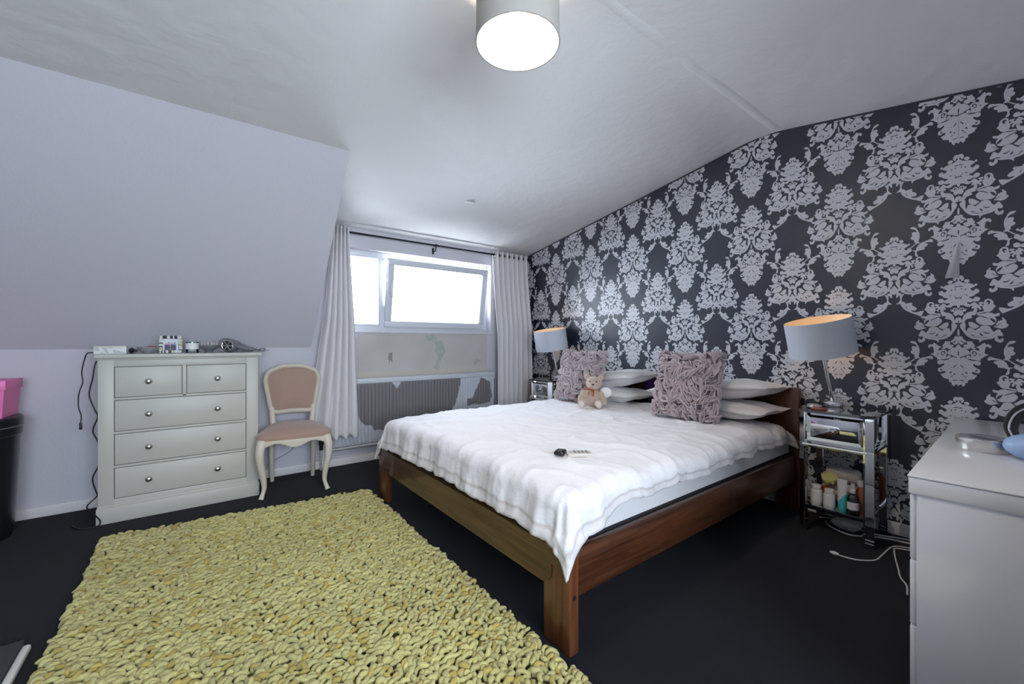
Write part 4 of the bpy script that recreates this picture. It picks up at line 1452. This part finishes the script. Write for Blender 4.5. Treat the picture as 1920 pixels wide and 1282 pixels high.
G().ball((0, 0, .046), (.060, .084, .046), 28, 16).obj('ear_cup', 'pale_blue', t)
G().ball((.12, -.10, .044), (.050, .070, .043), 28, 16).obj('ear_cup', 'pale_blue', t)
band = spline([(.045, .040, .050), (.075, .055, .095), (.105, .030, .150), (.125, -.03, .175), (.140, -.09, .150), (.150, -.13, .095), (.140, -.13, .050)], 6)
G().tube(band, .014, 10, flat=(1.5, .5)).obj('headband', 'black_plastic', t)
G().tube([p + Vector((-.014, .006, .002)) for p in band], .003, 8).obj('band_trim', 'chrome', t)

# ================================================================== pendant light
PX, PY, PZ = .925, 1.180, 2.195
pn = thing('pendant_light', 'ceiling pendant with a grey fabric drum shade and glowing bulb', 'ceiling light', (PX, PY, 0))
r, ht = .150, .235
sh = G().lathe([(r - .003, PZ), (r, PZ), (r, PZ + ht), (r - .003, PZ + ht)], 72).obj('lamp_shade', 'shade_fabric', pn, ang=60)
G().lathe([(r - .0035, PZ + .001), (r - .0035, PZ + ht - .001)], 72).obj('shade_lining', 'shade_lining', sh)
G().tube([(r * math.cos(a), r * math.sin(a), PZ + .002) for a in [2 * PI * k / 48 for k in range(48)]], .0025, 6, True).obj('shade_rim', 'shade_fabric', sh)
for k in range(3):
    a = 2 * PI * k / 3 + .5
    p = Vector((math.cos(a), math.sin(a), 0))
    q = Vector((-math.sin(a), math.cos(a), 0)) * .012
    z = PZ + ht - .035
    G().add([p * .02 + q + Vector((0, 0, z)), p * .02 - q + Vector((0, 0, z)), p * (r - .004) - q * .6 + Vector((0, 0, z)), p * (r - .004) + q * .6 + Vector((0, 0, z))], [(0, 1, 2, 3)]).obj('shade_arm', 'nickel', sh)
G().lathe([(.014, PZ + .14), (.019, PZ + .145), (.019, PZ + .20), (.008, PZ + .215), (0, PZ + .216)], 20).obj('bulb_holder', 'white_plastic', pn)
G().ball((0, 0, PZ + .105), (.029, .029, .040), 18, 12).obj('bulb', 'bulb_glow', pn)
G().tube([(0, 0, PZ + .20), (0, 0, ceil_z(PY) - .01)], .0035, 8).obj('flex', 'white_plastic', pn)
G().lathe([(.048, ceil_z(PY) + .008), (.048, ceil_z(PY) - .010), (.040, ceil_z(PY) - .022), (0, ceil_z(PY) - .026)], 28).obj('ceiling_rose', 'white_plastic', pn)

# ================================================================== bin and pink box by the knee wall
bn = thing('waste_bin', 'tall black tapered bin standing against the knee wall', 'bin', (-1.025, 3.675, 0))
G().lathe([(0, 0), (.172, 0), (.176, .006), (.182, .06), (.184, .075), (.205, .58), (.207, .60), (0, .60)], 48).obj('bin_body', 'black_plastic', bn)
G().lathe([(.209, .585), (.214, .59), (.217, .655), (.219, .680), (.212, .690), (0, .692)], 48).obj('bin_lid', 'black_plastic', bn)
G().tube([(.2165 * math.cos(a), .2165 * math.sin(a), .637) for a in [2 * PI * k / 48 for k in range(48)]], .003, 6, True).obj('lid_band', 'grey_plastic', bn)
pk = thing('pink_box', 'bright pink cardboard box with a lid standing on the black bin', 'box', (-1.000, 3.675, .692), (0, 0, R(-2)))
def taper(x0, x1, y0, y1, z0, z1, k):
    v = [(x0 * k, y0 * k, z0), (x1 * k, y0 * k, z0), (x1 * k, y1 * k, z0), (x0 * k, y1 * k, z0), (x0, y0, z1), (x1, y0, z1), (x1, y1, z1), (x0, y1, z1)]
    return G().add(v, [(0, 1, 2, 3), (4, 5, 6, 7), (0, 1, 5, 4), (1, 2, 6, 5), (2, 3, 7, 6), (3, 0, 4, 7)])
taper(-.155, .155, -.12, .12, 0, .16, .93).obj('box_body', 'pink_card', pk, smooth=False)
G().box(-.162, .162, -.127, .127, .158, .212, .003).obj('box_lid', 'pink_card', pk)

# ================================================================== low board by the rug
bd = thing('low_board', 'low dark grey carpeted board with a white edge beside the rug', 'board', (-.690, 1.72, 0))
G().box(-.19, .19, -.58, .58, .0, .028, .004).obj('board_top', 'board_top', bd)
G().box(.190, .214, -.58, .545, .0, .024, .008, 3).obj('edge_strip', 'white_plastic', bd)

# ================================================================== rug
rug = thing('shag_rug', 'chunky yellow-green felt loop rug on the dark carpet', 'rug', (0, 0, 0))
RC = [(-.425, .45), (1.000, .45), (1.012, 3.080), (-.412, 3.225)]
def rpt(u, v):
    a = Vector(RC[0]).lerp(Vector(RC[1]), u)
    b = Vector(RC[3]).lerp(Vector(RC[2]), u)
    return a.lerp(b, v)
bk = [rpt(0, 0), rpt(1, 0), rpt(1, 1), rpt(0, 1)]
G().prism([tuple(p) for p in bk], .001, .010, lambda p, q, z: (p, q, z)).obj('rug_backing', 'rug_backing' if 'rug_backing' in MATS else mk('rug_backing', (.30, .27, .08), .95), rug, smooth=False)
rs = np.random.default_rng(5)
NS, NSEG = 6, 6
def worm(k):
    """a bent felt loop about 4.5 cm long"""
    q = random.Random(100 + k)
    L, bend, rad = q.uniform(.019, .026), q.uniform(.5, 1.6), q.uniform(.0072, .0092)
    vv = []
    for i in range(NSEG + 1):
        s = -1 + 2 * i / NSEG
        cx, cy = L * math.sin(s * bend) / bend, L * (1 - math.cos(s * bend)) / bend
        cz = .011 + .010 * (1 - s * s) + q.uniform(-.001, .001)
        rr = rad * (.55 if i in (0, NSEG) else 1.0) * q.uniform(.9, 1.1)
        tx, ty = math.cos(s * bend), math.sin(s * bend)
        for j in range(NS):
            a = 2 * PI * j / NS
            vv.append((cx - ty * rr * math.cos(a), cy + tx * rr * math.cos(a), cz + rr * math.sin(a)))
    return np.array(vv)
WB = [worm(k) for k in range(10)]
wf = []
for i in range(NSEG):
    for j in range(NS):
        l = (j + 1) % NS
        wf.append((i * NS + j, i * NS + l, (i + 1) * NS + l, (i + 1) * NS + j))
wf = np.array(wf)
nu_, nv_ = 66, 126
allv, allc = [], []
for jv in range(nv_):
    for iu in range(nu_):
        u = (iu + .5 + rs.uniform(-.4, .4)) / nu_
        v = (jv + .5 + rs.uniform(-.4, .4)) / nv_
        p = rpt(min(max(u, .004), .996), min(max(v, .003), .997))
        ang = rs.normal(0.25, .75) + (PI if rs.random() < .5 else 0)
        wv = WB[rs.integers(10)]
        ca, sa = math.cos(ang), math.sin(ang)
        tl = rs.normal(0, .22)
        sc = rs.uniform(.88, 1.15)
        x, y, z = wv[:, 0] * sc, wv[:, 1] * sc, wv[:, 2] * sc
        z = z + x * tl
        z = np.maximum(z, .003) + rs.uniform(0, .007)
        allv.append(np.stack([p.x + ca * x - sa * y, p.y + sa * x + ca * y, z + .006], 1))
        b = rs.normal(1, .09)
        ych = noise.noise((p.x * 2.2, p.y * 2.2, 3.0)) * .10
        c = np.array([.50, .465, .19]) * b * (1 + ych)
        if rs.random() < .18:
            c = c * np.array([.86, .74, .48])
        allc.append(np.tile(np.clip(c, 0, 1), (len(wv), 1)))
nw = len(allv)
V = np.concatenate(allv)
Cc = np.concatenate(allc)
nvw = (NSEG + 1) * NS
F = (wf[None, :, :] + (np.arange(nw) * nvw)[:, None, None]).reshape(-1, 4)
me = bpy.data.meshes.new('loop_pile')
me.vertices.add(len(V))
me.vertices.foreach_set('co', V.astype(np.float32).ravel())
me.loops.add(F.size)
me.loops.foreach_set('vertex_index', F.astype(np.int32).ravel())
me.polygons.add(len(F))
me.polygons.foreach_set('loop_start', np.arange(0, F.size, 4, dtype=np.int32))
me.update(calc_edges=True)
me.validate()
me.polygons.foreach_set('use_smooth', np.ones(len(F), dtype=bool))
me.materials.append(MATS['rug_wool'])
colour_attr(me, Cc)
link('loop_pile', me, rug, kind='stuff')
